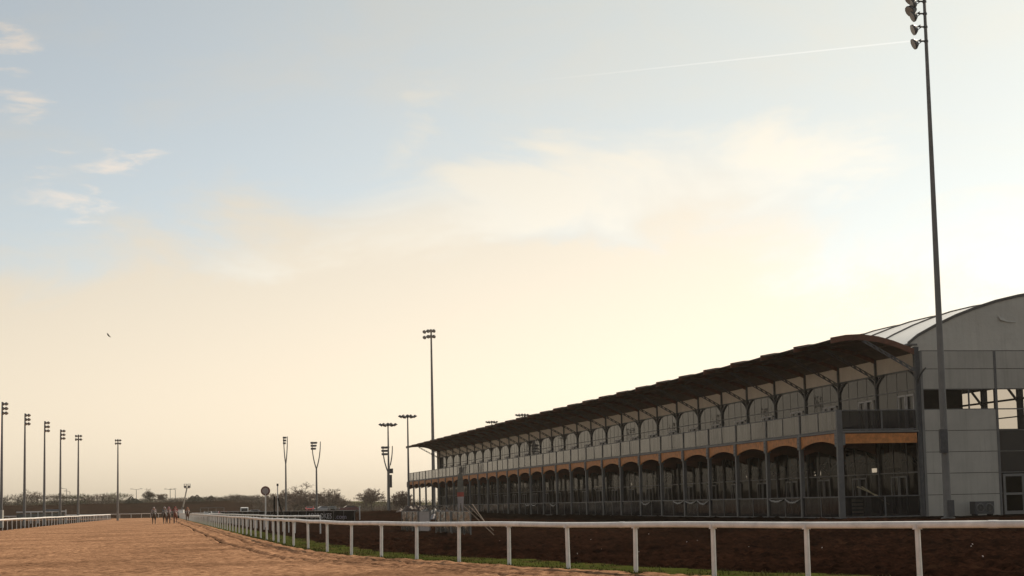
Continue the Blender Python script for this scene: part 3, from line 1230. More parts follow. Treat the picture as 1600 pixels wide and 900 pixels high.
# --- inner facade
pb = MB()
pb.box(-.08, .08, -.07, .07, ZG, ZF - .17, M_DKSTEEL)
pb.box(-.075, .075, -.06, .06, ZF, 9.16, M_DKSTEEL)
for sgn in (-1, 1):                      # curved knee braces making the pointed arches
    pts = []
    for i in range(7):
        t = i / 6
        pts.append((-.02, sgn * (.05 + .95 * t ** 1.8), 7.35 + .82 * t ** 0.75))
    pb.tube(pts, .045, M_DKSTEEL, 6)
post = pb.build('post', GS, loc=(LI, GS0 + .0, 0))
gs_repeat(post, NB + 1)
# struts from the posts out to the canopy, perforated
st = MB()
a = Vector((-.08, 0, 8.1)); b = Vector((-3.0, 0, 9.72))
for off in (-.07, .07):
    st.bar(a + Vector((0, 0, off)), b + Vector((0, 0, off)), .07, .045, M_STEEL)
for i in range(9):
    p = a.lerp(b, (i + .2) / 9); q = a.lerp(b, (i + .75) / 9)
    st.bar(p + Vector((0, 0, -.055)), q + Vector((0, 0, .055)), .06, .05, M_STEEL)
strut = st.build('strut', GS, loc=(LI, GS0, 0))
gs_repeat(strut, NB + 1)
# upper windows: cream band, glazing, transom
cr = MB()
cr.quad((0, .07, 8.25), (0, BAY - .07, 8.25), (-.0, BAY - .07, 9.2), (0, .07, 9.2), M_CREAM)
o1 = cr.build('fabric_band', GS, loc=(LI + .03, GS0, 0))
gs_repeat(o1, NB)
gl = MB()
for i in range(4):
    y1 = .07 + (BAY - .14) * i / 4; y2 = .07 + (BAY - .14) * (i + 1) / 4
    gl.quad((.0, y1 + .02, 5.1), (.0, y2 - .02, 5.1), (.0, y2 - .02, 8.17), (.0, y1 + .02, 8.17), M_GLASS_UP)
win = gl.build('window', GS, loc=(LI + .02, GS0, 0))
f = MB()
f.box(-.04, .04, .07, BAY - .07, 8.17, 8.25, M_DKSTEEL)
f.box(-.03, .03, .07, BAY - .07, 7.15, 7.21, M_STEEL)
for i in range(1, 4):
    y = .07 + (BAY - .14) * i / 4
    f.box(-.012, .02, y - .012, y + .012, 5.1, 8.17, M_DKSTEEL)
f.build('window_frame', win)
gs_repeat(win, NB)


def door_pair(z0, z1, yc, nm='door', mt=M_DOORF):
    d = MB()
    for sg in (-1, 1):
        c = yc + sg * .5
        d.box(-.05, .0, c - .45, c - .36, z0, z1, mt)
        d.box(-.05, .0, c + .36, c + .45, z0, z1, mt)
        d.box(-.05, .0, c - .36, c + .36, z1 - .09, z1, mt)
        d.box(-.05, .0, c - .36, c + .36, z0, z0 + .12, mt)
    o = d.build(nm, GS, loc=(LI - .03, GS0, 0))
    return o


ud = door_pair(5.1, 6.95, 1.35)
gs_repeat(ud, NB)
# ground floor windows
gl = MB()
for i in range(3):
    y1 = .09 + (BAY - .18) * i / 3; y2 = .09 + (BAY - .18) * (i + 1) / 3
    gl.quad((0, y1, ZG + .05), (0, y2, ZG + .05), (0, y2, 4.75), (0, y1, 4.75), M_GLASS_LOW)
lwin = gl.build('window', GS, loc=(LI + .02, GS0, 0))
f = MB()
f.box(-.04, .04, .09, BAY - .09, 2.86, 2.93, M_STEEL)
f.box(-.04, .04, .09, BAY - .09, 4.75, 4.9, M_DKSTEEL)
f.box(-.04, .04, .09, BAY - .09, ZG + .0, ZG + .1, M_STEEL)
for i in range(1, 3):
    y = .09 + (BAY - .18) * i / 3
    f.box(-.03, .03, y - .025, y + .025, ZG + .1, 4.75, M_STEEL)
f.build('window_frame', lwin)
gs_repeat(lwin, NB)
ld = door_pair(ZG + .02, 2.72, 2.6, mt=M_GALV)
gs_repeat(ld, NB)

# --- canopy: panels pillowed between timber ribs
cp = MB()
ny = 6
vs, fs = [], []
for layer, dz in ((0, 0.0), (1, 0.05)):
    for j in range(ny + 1):
        t = j / ny
        bul = -0.06 - 0.03 * math.sin(PI * t)
        for (a_, b_) in CAN_PROF:
            vs.append((a_ + (0.10 if a_ < 34.2 else 0), .06 + (BAY - .12) * t, b_ + bul + dz))
n = len(CAN_PROF)
for j in range(ny):
    for i in range(n - 1):
        q = j * n + i
        fs.append((q, q + n, q + n + 1, q + 1))
        q += (ny + 1) * n
        fs.append((q, q + 1, q + n + 1, q + n))
m0 = (ny + 1) * n
fs.append(tuple())
fs = [q for q in fs if q]
for j in range(ny):                      # front edge
    q = j * n + n - 1
    fs.append((q, q + n, q + n + m0, q + m0))
ntop = [q for q in fs if min(q) >= m0]
nlow = [q for q in fs if min(q) < m0]
cp.add(vs, nlow, M_UNDER)
cp.add(vs, ntop, mat('dark_roof_sheet', (.03, .027, .025), .9, spec=.1))
for a_ in (37.4, 36.0, 34.8):            # purlins
    z = np.interp(a_, [p[0] for p in CAN_PROF[::-1]], [p[1] for p in CAN_PROF[::-1]])
    cp.box(a_ - .05, a_ + .05, .07, BAY - .07, z - .24, z - .125, M_UNDER)
can = cp.build('canopy_panel', GS, loc=(0, GS0, 0))
gs_repeat(can, NB)
bm_ = MB()
sweep_beam([(a_ - (0.06 if i == len(CAN_PROF) - 1 else 0), b_) for i, (a_, b_) in enumerate(CAN_PROF)], .11, .30, M_GLULAM, 0, bm_, 0.035)
cbm = bm_.build('canopy_beam', GS, loc=(0, GS0, 0))
gs_repeat(cbm, NB + 1)
gt = MB()                                # gutter between canopy and roof
gt.box(38.25, 38.75, GS0 - .05, S_END, 9.42, 9.52, M_STEEL)
gt.build('gutter', GS)

# things standing on or by the stand ---------------------------------------------------------
def gsW(s, L, z=0.0):
    return W(s, L, z)


M_PLASTIC = mat('pale_plastic_sheet', (0.30, 0.27, 0.235), 0.6, noise=(6, 0.3))
swag_spots = [(1, 0), (1, 1), (4, 0), (4, 1), (5, 0), (6, 1), (12, 0), (13, 1), (14, 0), (21, 0), (22, 1), (24, 0)]
for i, (k, h) in enumerate(swag_spots):
    mb = MB()
    n = 12
    rnd = random.Random(i)
    sag = rnd.uniform(.10, .2)
    vs, fs = [], []
    for j in range(n + 1):
        t = j / n
        y = .12 + 2.2 * t
        z = -sag * 4 * t * (1 - t) + rnd.gauss(0, .012)
        wd = .03 + .05 * math.sin(PI * t)
        vs += [(-.03, y, z), (-.05, y, z - wd), (-.01, y, z - wd), (-.0, y, z)]
    for j in range(n):
        for q in range(4):
            q2 = (q + 1) % 4
            fs.append((4 * j + q, 4 * j + q2, 4 * (j + 1) + q2, 4 * (j + 1) + q))
    mb.add(vs, fs, M_PLASTIC)
    s = GS0 + k * BAY + h * 2.45
    o = mb.build('bunting', None, loc=W(s, LF - .10, 1.66), rz=BETA)
    tag(o, 'pale strip of sheeting hanging in a curve below the ground floor handrail of the grandstand', 'bunting', 'pale strips hanging from the deck handrail')

# crates, rolls and boards left on the deck
def box_thing(name, label, cat, s, L, z, dx, dy, dz, m, slats=0):
    mb = MB()
    if slats:
        for i in range(slats):
            za = z + dz * i / slats
            mb.box(-dx / 2, dx / 2, -dy / 2, dy / 2, za, za + dz / slats * .7, m)
        mb.box(-dx / 2 + .03, dx / 2 - .03, -dy / 2 + .03, dy / 2 - .03, z, z + dz - .03, M_DARK)
    else:
        mb.box(-dx / 2, dx / 2, -dy / 2, dy / 2, z, z + dz, m)
    o = mb.build(name, None, loc=W(s, L, 0), rz=BETA)
    return tag(o, label, cat)


M_PALE = mat('pale_board', (0.55, 0.46, 0.30), 0.7)
box_thing('crate', 'small pale slatted crate on the ground floor deck by the corner column', 'crate', 83.6, 36.9, ZG + .01, .45, .45, 1.0, M_PALE, 5)
box_thing('box', 'narrow pale box standing beside the slatted crate on the deck', 'box', 83.0, 37.25, ZG + .01, .28, .25, 1.05, mat('pale_card', (.4, .34, .29), .8))
for i, dx in enumerate((0, .25)):
    mb = MB()
    mb.bar(W(81.5, 36.0 + dx, 2.2), W(81.5, 37.5 + dx, ZG + .95 - .3 * i), .12, .04, M_PALE)
    o = mb.build('plank', None)
    tag(o, ['upper of two pale planks leaning behind the near end deck balustrade', 'lower of two pale planks leaning behind the near end deck balustrade'][i], 'plank', 'planks leaning on the deck')

# air handling unit at the foot of the end wall
u = empty('air_unit', W(GS0 - 1.0, 41.45, .62), BETA)
tag(u, 'dark boxy air unit with two fan grilles at the foot of the grandstand end wall', 'air unit')
mb = MB()
mb.box(-.52, .52, -.3, .3, .06, .70, M_DKSTEEL)
for x in (-.45, .4):
    mb.box(x, x + .06, -.28, .28, -.1, .06, M_DARK)
mb.build('casing', u)
for x in (-.25, .25):
    mb = MB()
    mb.lathe([(.22, 0), (.22, .02), (.19, .03), (.19, .0)], (x, -.30, .38), M_GALV, 16, axis=(0, -1, 0))
    for k in range(4):
        mb.bar((x - .2 * math.cos(k * PI / 4), -.325, .38 - .2 * math.sin(k * PI / 4)), (x + .2 * math.cos(k * PI / 4), -.325, .38 + .2 * math.sin(k * PI / 4)), .012, .012, M_GALV)
    mb.build('fan_grille', u)


# ------------------------------------------------------------------ floodlight masts
def lamp_mb(mb, c, direction, r=.26, depth=.32):
    """bowl floodlight at c shining along direction"""
    d = Vector(direction).normalized()
    mb.lathe([(r * .30, -depth), (r * .55, -depth * .9), (r * .95, -.05), (r, 0), (r, .04)], c, M_LAMPBODY, 12, axis=d)
    mb.lathe([(r * .93, .041), (r * .90, .05)], c, M_LAMPFACE, 12, axis=d)


def mast(base, h, r0, r1, label, heads, group='floodlight masts'):
    root = empty('floodlight_mast', base)
    tag(root, label, 'floodlight', group)
    mb = MB()
    mb.tube([(0, 0, -.3), (0, 0, 1.2), (0, 0, h * .5), (0, 0, h)], [r0, r0, (r0 + r1) / 2, r1], M_GALV, 12)
    mb.lathe([(r0 * 1.9, 0), (r0 * 1.9, .05)], (0, 0, .0), M_GALV, 12)
    mb.build('pole', root, smooth=False)
    for (kind, z) in heads:
        if kind == 'row':            # cross arm with four bowls
            mb = MB()
            mb.bar((-1.0, 0, z), (1.0, 0, z), .08, .08, M_GALV)
            arm = mb.build('cross_arm', root, rz=random.Random(h + z).uniform(.5, .9) if False else 0)
    return root


# 1. the tall near mast in front of the end wall
bx = at(1481, 800, 78.0)
gz = float(ground_z(bx.x, bx.y))
near_mast = empty('floodlight_mast', (bx.x, bx.y, gz))
tag(near_mast, 'very tall tapered floodlight mast before the grandstand end wall', 'floodlight', 'floodlight masts')
mb = MB()
H1 = 28.0
mb.tube([(0, 0, -.3), (0, 0, .02), (0, 0, 1.6), (0, 0, 10), (0, 0, 18), (0, 0, H1)], [.2, .2, .185, .145, .105, .06], M_GALV, 14)
mb.lathe([(.34, -.05), (.34, .05), (.22, .08)], (0, 0, 0), M_GALV, 12)
mb.build('pole', near_mast, smooth=True)
mb = MB()
mb.box(-.06, .24, -.30, -.165, .1, .86, M_DKSTEEL)
mb.build('access_hatch', near_mast)
mb = MB()
mb.box(-.30, .05, -.42, -.15, 3.05, 4.15, M_DKSTEEL)
mb.build('junction_box', near_mast)
for i, z in enumerate((22.75, 23.45, 24.1, 24.7, 25.3, 25.9)):
    arm = MB()
    arm.tube([(.08, 0, z), (-.35, -.05, z + .02)], .045, M_DKSTEEL, 8)
    arm.lathe([(.10, -.05), (.10, .05)], (0, 0, z), M_DKSTEEL, 10)
    arm.bar((-.2, -.04, z + .0), (-.42, -.1, z - .16), .04, .04, M_DKSTEEL)
    arm.bar((-.25, -.04, z + .1), (-.45, -.1, z - .02), .04, .04, M_DKSTEEL)
    a = arm.build('bracket', near_mast)
    lm = MB()
    lamp_mb(lm, (-.62, -.14, z - .16), (-.92, -.06, -.42 + .08 * (i % 2)), .27, .2)
    if i >= 2:
        lamp_mb(lm, (-.74, -.15, z + .10), (-.75, -.3, -.55), .29, .34)
    lm.build('lamp', a, smooth=False)

# 2-7: masts along the far side of the left rail; tall mast beyond the stand
def side_mast(xp, ytop, depth, label, tiers, ntier, spin):
    p = at(xp, 801, depth)
    top = at(xp, ytop, depth)
    gz = float(ground_z(p.x, p.y))
    h = top.z - gz
    root = empty('floodlight_mast', (p.x, p.y, gz), spin)
    tag(root, label, 'floodlight', 'floodlight masts')
    mb = MB()
    mb.tube([(0, 0, -.3), (0, 0, h * .5), (0, 0, h)], [.23, .17, .10], M_GALV, 10)
    mb.build('pole', root)
    for t in range(tiers):
        z = h - .25 - t * .62
        arm = MB()
        arm.tube([(0 if ntier < 3 else -.4, 0, z), (.55, 0, z)], .07, M_DKSTEEL, 6)
        a = arm.build('bracket', root)
        for q in range(ntier):
            lm = MB()
            lamp_mb(lm, ((.22 if ntier < 3 else -.35) + .42 * q, -.15 + .1 * q, z - .08), (.55, -.35, -.75), .24, .30)
            lm.build('lamp', a)
    return root


side_mast(2, 628, 222, 'leftmost floodlight mast, cut by the left edge of the photo', 3, 2, -.1)
side_mast(38, 646, 240, 'second floodlight mast from the left, above the starting stalls', 3, 2, -.1)
side_mast(69, 658, 258, 'third floodlight mast from the left, over the middle of the white starting stalls', 3, 2, -.05)
side_mast(94, 671, 278, 'fourth floodlight mast from the left, above the standing person by the left rail', 3, 2, 0)
side_mast(122, 679, 300, 'fifth floodlight mast from the left with two lamp tiers, right of the starting stalls', 2, 3, 0.2)
side_mast(184, 686, 330, 'floodlight mast standing alone between the left row and the riders', 2, 3, .2)


def tall_mast():
    p = at(678, 790, 250)
    top = at(676, 516, 250)
    gz = float(ground_z(p.x, p.y))
    h = top.z - gz
    root = empty('floodlight_mast', (p.x, p.y, gz))
    tag(root, 'tall slim floodlight mast behind the far end of the canopy', 'floodlight', 'floodlight masts')
    mb = MB()
    mb.tube([(0, 0, -.3), (0, 0, h * .5), (0, 0, h)], [.30, .22, .12], M_GALV, 12)
    mb.build('pole', root)
    for t in range(2):
        z = h - .1 - t * .85
        arm = MB()
        arm.tube([(-1.1, -.3, z - .15), (0, 0, z), (.5, -.2, z)], .06, M_DKSTEEL, 6)
        a = arm.build('bracket', root)
        for (x, y) in ((-1.0, -.3), (-.45, -.2), (.0, -.45), (.42, -.3)):
            lm = MB()
            lamp_mb(lm, (x, y, z - .05 + (-.12 if x < -.9 else 0)), (-.3, -.7, -.6), .30, .34)
            lm.build('lamp', a)


tall_mast()


def crown_mast(xp, ytop, depth, label, ring=.95):
    p = at(xp + 1, 795, depth)
    top = at(xp, ytop, depth)
    gz = float(ground_z(p.x, p.y))
    h = top.z - gz
    root = empty('crown_light', (p.x, p.y, gz))
    tag(root, label, 'floodlight', 'lighting columns with a ring of lamps')
    mb = MB()
    mb.tube([(0, 0, -.3), (0, 0, h * .5), (0, 0, h - .1)], [.15, .12, .08], M_GALV, 10)
    mb.build('pole', root)
    cm = MB()
    cm.lathe([(.10, -.25), (.22, -.1), (.2, .12), (.05, .2)], (0, 0, h), M_LAMPBODY, 12)
    for k in range(6):
        a = k * PI / 3
        cm.bar((0, 0, h), (ring * .7 * math.cos(a), ring * .7 * math.sin(a), h - .02), .05, .05, M_GALV)
    cr = cm.build('crown', root)
    for k in range(6):
        a = k * PI / 3 + .0
        lm = MB()
        lamp_mb(lm, (ring * math.cos(a), ring * math.sin(a), h - .12), (.45 * math.cos(a), .45 * math.sin(a), -.8), .26, .26)
        lm.build('lamp', cr)


crown_mast(607, 663, 205, 'ring of lamps on the lower of two columns left of the grandstand')
crown_mast(638, 650, 205, 'ring of lamps on a column before the far corner of the grandstand')
crown_mast(770, 659, 300, 'top of a ring lamp column peeping over the canopy, the left and smaller one')
crown_mast(818, 648, 270, 'top of a ring lamp column peeping over the canopy, the right and larger one')


def fork_mast(xp, ytop, depth, fork, label, spread, boxes=False, face=0.0, stacked=3, lw=1.0):
    p = at(xp, 797, depth)
    top = at(xp, ytop, depth)
    gz = float(ground_z(p.x, p.y))
    h = top.z - gz
    zf = h * fork
    root = empty('forked_light', (p.x, p.y, gz))
    tag(root, label, 'floodlight', 'forked lighting columns')
    mb = MB()
    mb.tube([(0, 0, -.3), (0, 0, zf * .5), (0, 0, zf)], [.17, .14, .11], M_GALV, 10)
    mb.build('pole', root)
    for sg in (-1, 1):
        am = MB()
        pts = []
        for i in range(8):
            t = i / 7
            pts.append((sg * spread * (1 - (1 - t) ** 2.2) ** 1.0, 0, zf + (h - zf) * t))
        am.tube(pts, [.09 - .03 * i / 7 for i in range(8)], M_GALV, 8)
        a = am.build('arm', root)
        if sg < 0:
            for q in range(stacked):
                lm = MB()
                wq = lw * (1 - .12 * q)
                z = h - .25 - q * .42
                lm.box(-spread - wq * .35, -spread + wq * 1.35, -.35, .25, z, z + .20, M_LAMPBODY)
                lm.box(-spread - wq * .3, -spread + wq * 1.25, -.33, .2, z - .07, z - .001, M_LAMPFACE)
                lm.build('lamp_tray', a)
    if boxes:
        for (z, w) in ((5.2, .55), (3.4, .4)):
            b = MB()
            b.box(.10, .10 + w, -.3, .1, z, z + (.6 if w > .5 else 1.6), M_DKSTEEL)
            b.build('control_box', root)


fork_mast(447, 682, 250, .66, 'slim forked lighting column above the hoarding, nearest the winning post', .27, lw=.30)
fork_mast(495, 690, 240, .64, 'forked lighting column between the two bare tree clumps behind the hoarding', .60, lw=.55)
fork_mast(607, 697, 212, .62, 'forked lighting column with control boxes beside the ring lamp column', .60, True, lw=.60)


# ------------------------------------------------------------------ trees and far wood
def bare_tree(name, x, y, h, spread, label, seed, group, twig=M_TWIG, dens=1.0, cat='tree', lean=0):
    rnd = random.Random(seed)
    gz = float(ground_z(x, y))
    root = empty(name, (x, y, gz))
    tag(root, label, cat, group)
    tr = MB(); tw = MB()

    def branch(p, d, ln, r, lev):
        pts = [p]; rr = [r]
        q = p.copy(); dd = d.copy()
        n = 4
        for i in range(n):
            dd = (dd + Vector((rnd.gauss(0, .15), rnd.gauss(0, .15), rnd.gauss(.02, .12)))).normalized()
            q = q + dd * (ln / n)
            pts.append(q.copy()); rr.append(r * (1 - .5 * (i + 1) / n))
        if lev <= 2:
            tr.tube(pts, rr, M_BARK, 5 if lev < 2 else 4, cap=False)
        else:
            tw.tube(pts, [max(a, .020) for a in rr], twig, 3, cap=False)
        if lev >= 5:
            return
        k = {0: 8, 1: 5, 2: 5, 3: 4, 4: 4}[lev]
        for i in range(k):
            t = rnd.uniform(.45, 1.0) if lev == 0 else rnd.uniform(.25, 1.0)
            j = min(int(t * n), n - 1)
            o = pts[j].lerp(pts[j + 1], t * n - j)
            if lev == 0:
                a = 2 * PI * (i + rnd.random() * .7) / k
                el = R(rnd.choice([18, 30, 42, 55, 68, 82]) + rnd.uniform(-6, 6))
                nd = Vector((math.cos(a) * math.cos(el), math.sin(a) * math.cos(el), math.sin(el)))
                branch(o, nd, h * rnd.uniform(.34, .44), rr[j] * .55, 1)
            else:
                sd = Vector((rnd.gauss(0, 1), rnd.gauss(0, 1), rnd.gauss(.15, .8))).normalized()
                nd = (dd * rnd.uniform(.5, 1.0) + sd * .85).normalized()
                branch(o, nd, ln * rnd.uniform(.5, .68), rr[j] * .55, lev + 1)
    branch(Vector((0, 0, -.2)), Vector((lean, 0, 1)).normalized(), h * .30, h * .030, 0)
    top = max(v[2] for v in tw.v)
    k = h / top
    kx = k * 1.4 * spread
    tr.v = [(a * kx, b * kx, c * k) for a, b, c in tr.v]
    tw.v = [(a * kx, b * kx, c * k) for a, b, c in tw.v]
    tr.build('trunk', root)
    tw.build('crown', root)
    return root


def bush_tree(name, x, y, h, w, label, seed, group, m, cat='tree', nface=1300, cone=False):
    """a dense far crown made of fine sprays, on a trunk"""
    rnd = random.Random(seed)
    gz = float(ground_z(x, y))
    root = empty(name, (x, y, gz))
    tag(root, label, cat, group)
    tr = MB()
    tr.tube([(0, 0, -.2), (0, 0, h * .35), (.1, 0, h * .7)], [.22, .16, .07], M_BARK, 5)
    for k in range(5):
        a = rnd.random() * 2 * PI
        tr.tube([(0, 0, h * rnd.uniform(.25, .5)), (w * .4 * math.cos(a), w * .4 * math.sin(a), h * rnd.uniform(.6, .8))], [.09, .03], M_BARK, 4)
    tr.build('trunk', root)
    cr = MB()
    crown_faces(cr, rnd, 0, 0, 0, h, w, m, nface, cone, .35)
    cr.build('crown', root)
    return root


def crown_faces(cr, rnd, x, y, z0, h, w, m, nface, cone=False, low=.12):
    lobes = [(rnd.uniform(-.5, .5) * w * .8, rnd.uniform(-.5, .5) * w * .8, rnd.uniform(.35, .8) * h, rnd.uniform(.25, .45)) for _ in range(7)]
    for i in range(nface):
        if cone:
            t = rnd.random() ** .7
            rr = w * .5 * t * rnd.uniform(.3, 1.15)
            a = rnd.random() * 2 * PI
            p = Vector((rr * math.cos(a), rr * math.sin(a), h * (1.0 - t * .92)))
            ln = .35 + .5 * t
            d = Vector((math.cos(a), math.sin(a), -.3))
        else:
            lx, ly, lz, lr = rnd.choice(lobes)
            v = Vector((rnd.gauss(0, 1), rnd.gauss(0, 1), rnd.gauss(0, 1))).normalized() * rnd.random() ** .45
            p = Vector((lx + v.x * w * lr, ly + v.y * w * lr, lz + v.z * h * lr * .62))
            if rnd.random() < low:
                p.z = rnd.random() * .3 * h
            p.z = min(p.z, h * 1.02)
            d = Vector((v.x + rnd.gauss(0, .4), v.y + rnd.gauss(0, .4), abs(v.z) + .5))
            ln = rnd.uniform(.35, 1.1) * min(1.0, h / 4.0)
        d.normalize()
        sd = d.cross(Vector((rnd.gauss(0, 1), rnd.gauss(0, 1), rnd.gauss(0, 1)))).normalized() * rnd.uniform(.03, .085)
        c = Vector((x, y, z0)) + p
        cr.add([c - sd, c + sd, c + d * ln], [(0, 1, 2)], m)


def place_px(xp, depth):
    p = at(xp, 798, depth)
    return p.x, p.y


def htree(xp, ytop, depth):
    x, y = place_px(xp, depth)
    return x, y, at(xp, ytop, depth).z - float(ground_z(x, y))


TG = 'bare trees along the far skyline'
for i, (xp, yt, dep, sp, lab, tw) in enumerate([
    (235, 762, 560, 1.0, 'bare broad tree on the skyline above the leftmost rider', M_TWIG),
    (440, 764, 430, .9, 'bare tree behind the winning post and its braces', M_TWIG2),
    (478, 752, 420, 1.1, 'largest bare spreading tree, left of the second forked lighting column', M_TWIG2),
    (511, 762, 425, 1.0, 'bare tree just right of the second forked lighting column', M_TWIG2),
    (583, 762, 430, 1.15, 'round bare tree standing left of the ring lamp columns', M_TWIG2),
    (630, 766, 330, .9, 'bare tree half hidden by the far corner of the grandstand', M_TWIG2),
    (252, 771, 560, .8, 'smaller bare tree right of the broad tree above the riders', M_TWIG2),
    (535, 777, 440, .9, 'low bare tree at the right tail of the clump over the hoarding', M_TWIG2),
    (461, 766, 445, .9, 'bare tree between the first forked column and the largest tree', M_TWIG),
]):
    x, y, h = htree(xp, yt, dep)
    bare_tree('bare_tree', x, y, h * 1.0, sp, lab, 40 + i, TG, tw)
for i, (xp, yt, dep, w, lab, m) in enumerate([
    (6, 776, 470, 8, 'rounded tree at the left edge of the skyline behind the first mast', M_TWIG),
    (28, 774, 470, 9, 'rounded dark tree on the skyline left of the second mast', M_TWIG),
    (58, 769, 480, 8, 'pinkish narrow tree on the skyline left of the third mast', M_TWIG2),
    (84, 774, 470, 13, 'wide grey green tree between the third and fourth masts', M_TWIG),
    (114, 773, 470, 12, 'budding greenish tree left of the fifth mast', M_TWIG3),
    (132, 775, 480, 8, 'low reddish tree right of the fifth mast', M_TWIG2),
    (160, 773, 480, 13, 'domed tree on the skyline left of the lone mast', M_TWIG2),
    (185, 772, 480, 11, 'domed tree right behind the lone mast', M_TWIG3),
    (370, 774, 480, 7, 'small rounded tree on the skyline above the parked white cars', M_TWIG),
    (396, 776, 470, 12, 'rounded tree just left of the winning post disc', M_TWIG),
    (416, 778, 440, 9, 'low tree behind the post of the winning post disc', M_TWIG),
]):
    dep += 45 if xp < 420 and dep <= 480 else 0
    x, y, h = htree(xp, yt - 2, dep)
    bush_tree('rounded_tree', x, y, h, w * .85, lab, 80 + i, 'rounded trees along the far skyline', m)
for i, (xp, yt, dep, w, lab) in enumerate([
    (205, 775, 470, 4, 'pointed dark conifer between the lone mast and the broad bare tree'),
    (212, 779, 470, 4, 'short dark conifer just left of the broad bare tree'),
    (301, 774, 470, 4, 'pointed dark conifer right of the cherry picker boom'),
    (308, 773, 470, 4, 'second pointed dark conifer right of the cherry picker boom'),
    (330, 774, 470, 4, 'dark conifer above the left parked cars'),
    (345, 777, 480, 4, 'short dark conifer in the middle of the dark wood')]):
    dep += 45 if xp < 420 and dep <= 480 else 0
    x, y, h = htree(xp, yt, dep)
    bush_tree('conifer', x, y, h, w, lab, 120 + i, 'dark conifers on the skyline', M_CONIF, nface=700, cone=True)


def woodland():
    rnd = random.Random(11)
    mb = MB()
    prof_x = [-200, 0, 20, 45, 60, 100, 140, 200, 220, 290, 330, 380, 420, 450, 520, 560, 620, 700, 900, 1700]
    prof_y = [784, 784, 783, 784, 782, 782, 783, 782, 780, 776, 775, 778, 779, 775, 775, 783, 778, 777, 778, 770]
    for i in range(430):
        xp = rnd.uniform(-160, 900) if i < 380 else rnd.uniform(900, 1700)
        dep = rnd.uniform(512, 600) if xp < 430 else rnd.uniform(455, 540)
        x, y = place_px(xp, dep)
        yt = np.interp(xp, prof_x, prof_y) + abs(rnd.gauss(0, 3.5))
        gz = float(ground_z(x, y))
        h = max(1.5, at(xp, yt, dep).z - gz)
        m = rnd.choice([M_TWIG, M_TWIG, M_TWIG2, M_TWIG3, M_CONIF if 280 < xp < 420 or rnd.random() < .2 else M_TWIG])
        crown_faces(mb, rnd, x, y, gz, h, rnd.uniform(5, 10), m, 320, low=.7)
        if rnd.random() < .5:
            mb.tube([(x, y, gz), (x, y, gz + h * .6)], [.15, .06], M_BARK, 4)
    o = mb.build('woodland')
    tag(o, 'low brown leafless wood and scrub forming the far skyline', 'woodland', kind='stuff')


woodland()


# ------------------------------------------------------------------ winning post and its neighbours
M_RED = mat('red_paint', (0.45, 0.03, 0.03), 0.5)
M_DISCRED = mat('faded_red_paint', (0.16, 0.05, 0.045), 0.6)
M_PALEPINK = mat('pale_disc', (0.42, 0.36, 0.34), 0.6)
wp = at(415, 800, 150)
root = empty('winning_post', (wp.x, wp.y, float(ground_z(wp.x, wp.y))))
tag(root, 'winning post with a round pale disc in a dark red ring on a white pole', 'winning post')
mb = MB(); mb.tube([(0, 0, -.2), (0, 0, 3.1)], .06, M_WHITE, 10); mb.build('pole', root)
dz = at(415, 767, 150).z - root.location.z
mb = MB()
mb.lathe([(.42, -.05), (.42, .05)], (0, 0, dz), M_DISCRED, 28, axis=(0, -1, 0))
dsc = mb.build('disc', root)
mb = MB()
mb.lathe([(.29, .051), (.29, .06)], (0, 0, dz), M_PALEPINK, 28, axis=(0, -1, 0))
mb.build('disc_face', dsc)

p = at(434, 800, 148)
root = empty('braced_post', (p.x, p.y, float(ground_z(p.x, p.y))))
tag(root, 'thin pale post with a black upright and brace right of the winning post', 'post')
zt = at(434, 759, 148).z
mb = MB(); mb.tube([(0, 0, -.2), (0, 0, zt)], .05, M_WHITE, 8); mb.box(-.08, .08, -.08, .08, zt, zt + .2, M_DARK); mb.build('pole', root)
mb = MB(); mb.bar((-.28, -.1, -.1), (-.28, -.1, at(430, 775, 148).z), .14, .08, M_BLACK); mb.build('upright', root)
mb = MB(); mb.bar((.62, 0, .2), (.03, 0, at(436, 778, 148).z), .10, .10, M_BLACK); mb.build('brace', root)

# black hoarding along the inner rail
hA = at(555, 800, 156); hB = at(345, 800, 262)
hA.z = hB.z = 0
root = empty('hoarding', hA)
tag(root, 'long low black advertising hoarding with pale lettering behind the white rails', 'hoarding')
dv = (hB - hA)
Lh = dv.length
dvn = dv.normalized()
ang = math.atan2(dvn.y, dvn.x)
root.rotation_euler = (0, 0, ang)
mb = MB()
n = 40
for i in range(n):
    x0 = Lh * i / n; x1 = Lh * (i + 1) / n - .002
    mb.box(x0, x1, -.02, .02, .42, 1.36, M_BLACK)
mb.build('panel', root)
mb = MB()
mb.box(0, Lh, -.04, .04, 1.365, 1.41, mat('grey_trim', (.32, .30, .29), .5))
for i in range(0, n + 1, 2):
    mb.box(Lh * i / n - .03, Lh * i / n + .03, .025, .08, -.3, 1.36, M_GALV)
mb.build('frame', root)


def text_mesh(name, txt, size, mtl, parent, loc, rot, width=None):
    cu = bpy.data.curves.new(name, 'FONT')
    cu.body = txt
    cu.size = size
    cu.extrude = .004
    cu.align_x = 'LEFT'
    t = bpy.data.objects.new(name + '_tmp', cu)
    COL.objects.link(t)
    dg = bpy.context.evaluated_depsgraph_get()
    me = bpy.data.meshes.new_from_object(t.evaluated_get(dg))
    bpy.data.objects.remove(t)
    me.materials.clear(); me.materials.append(mtl)
    o = bpy.data.objects.new(name, me)
    COL.objects.link(o)
    o.parent = parent
    o.location = loc
    o.rotation_euler = rot
    if width:
        xs = [v.co.x for v in me.vertices]
        k = width / (max(xs) - min(xs))
        for v in me.vertices:
            v.co.x *= k
    return o


M_LETTER = mat('pale_lettering', (.42, .40, .42), .5)
M_LETTER2 = mat('violet_lettering', (.16, .14, .24), .5)


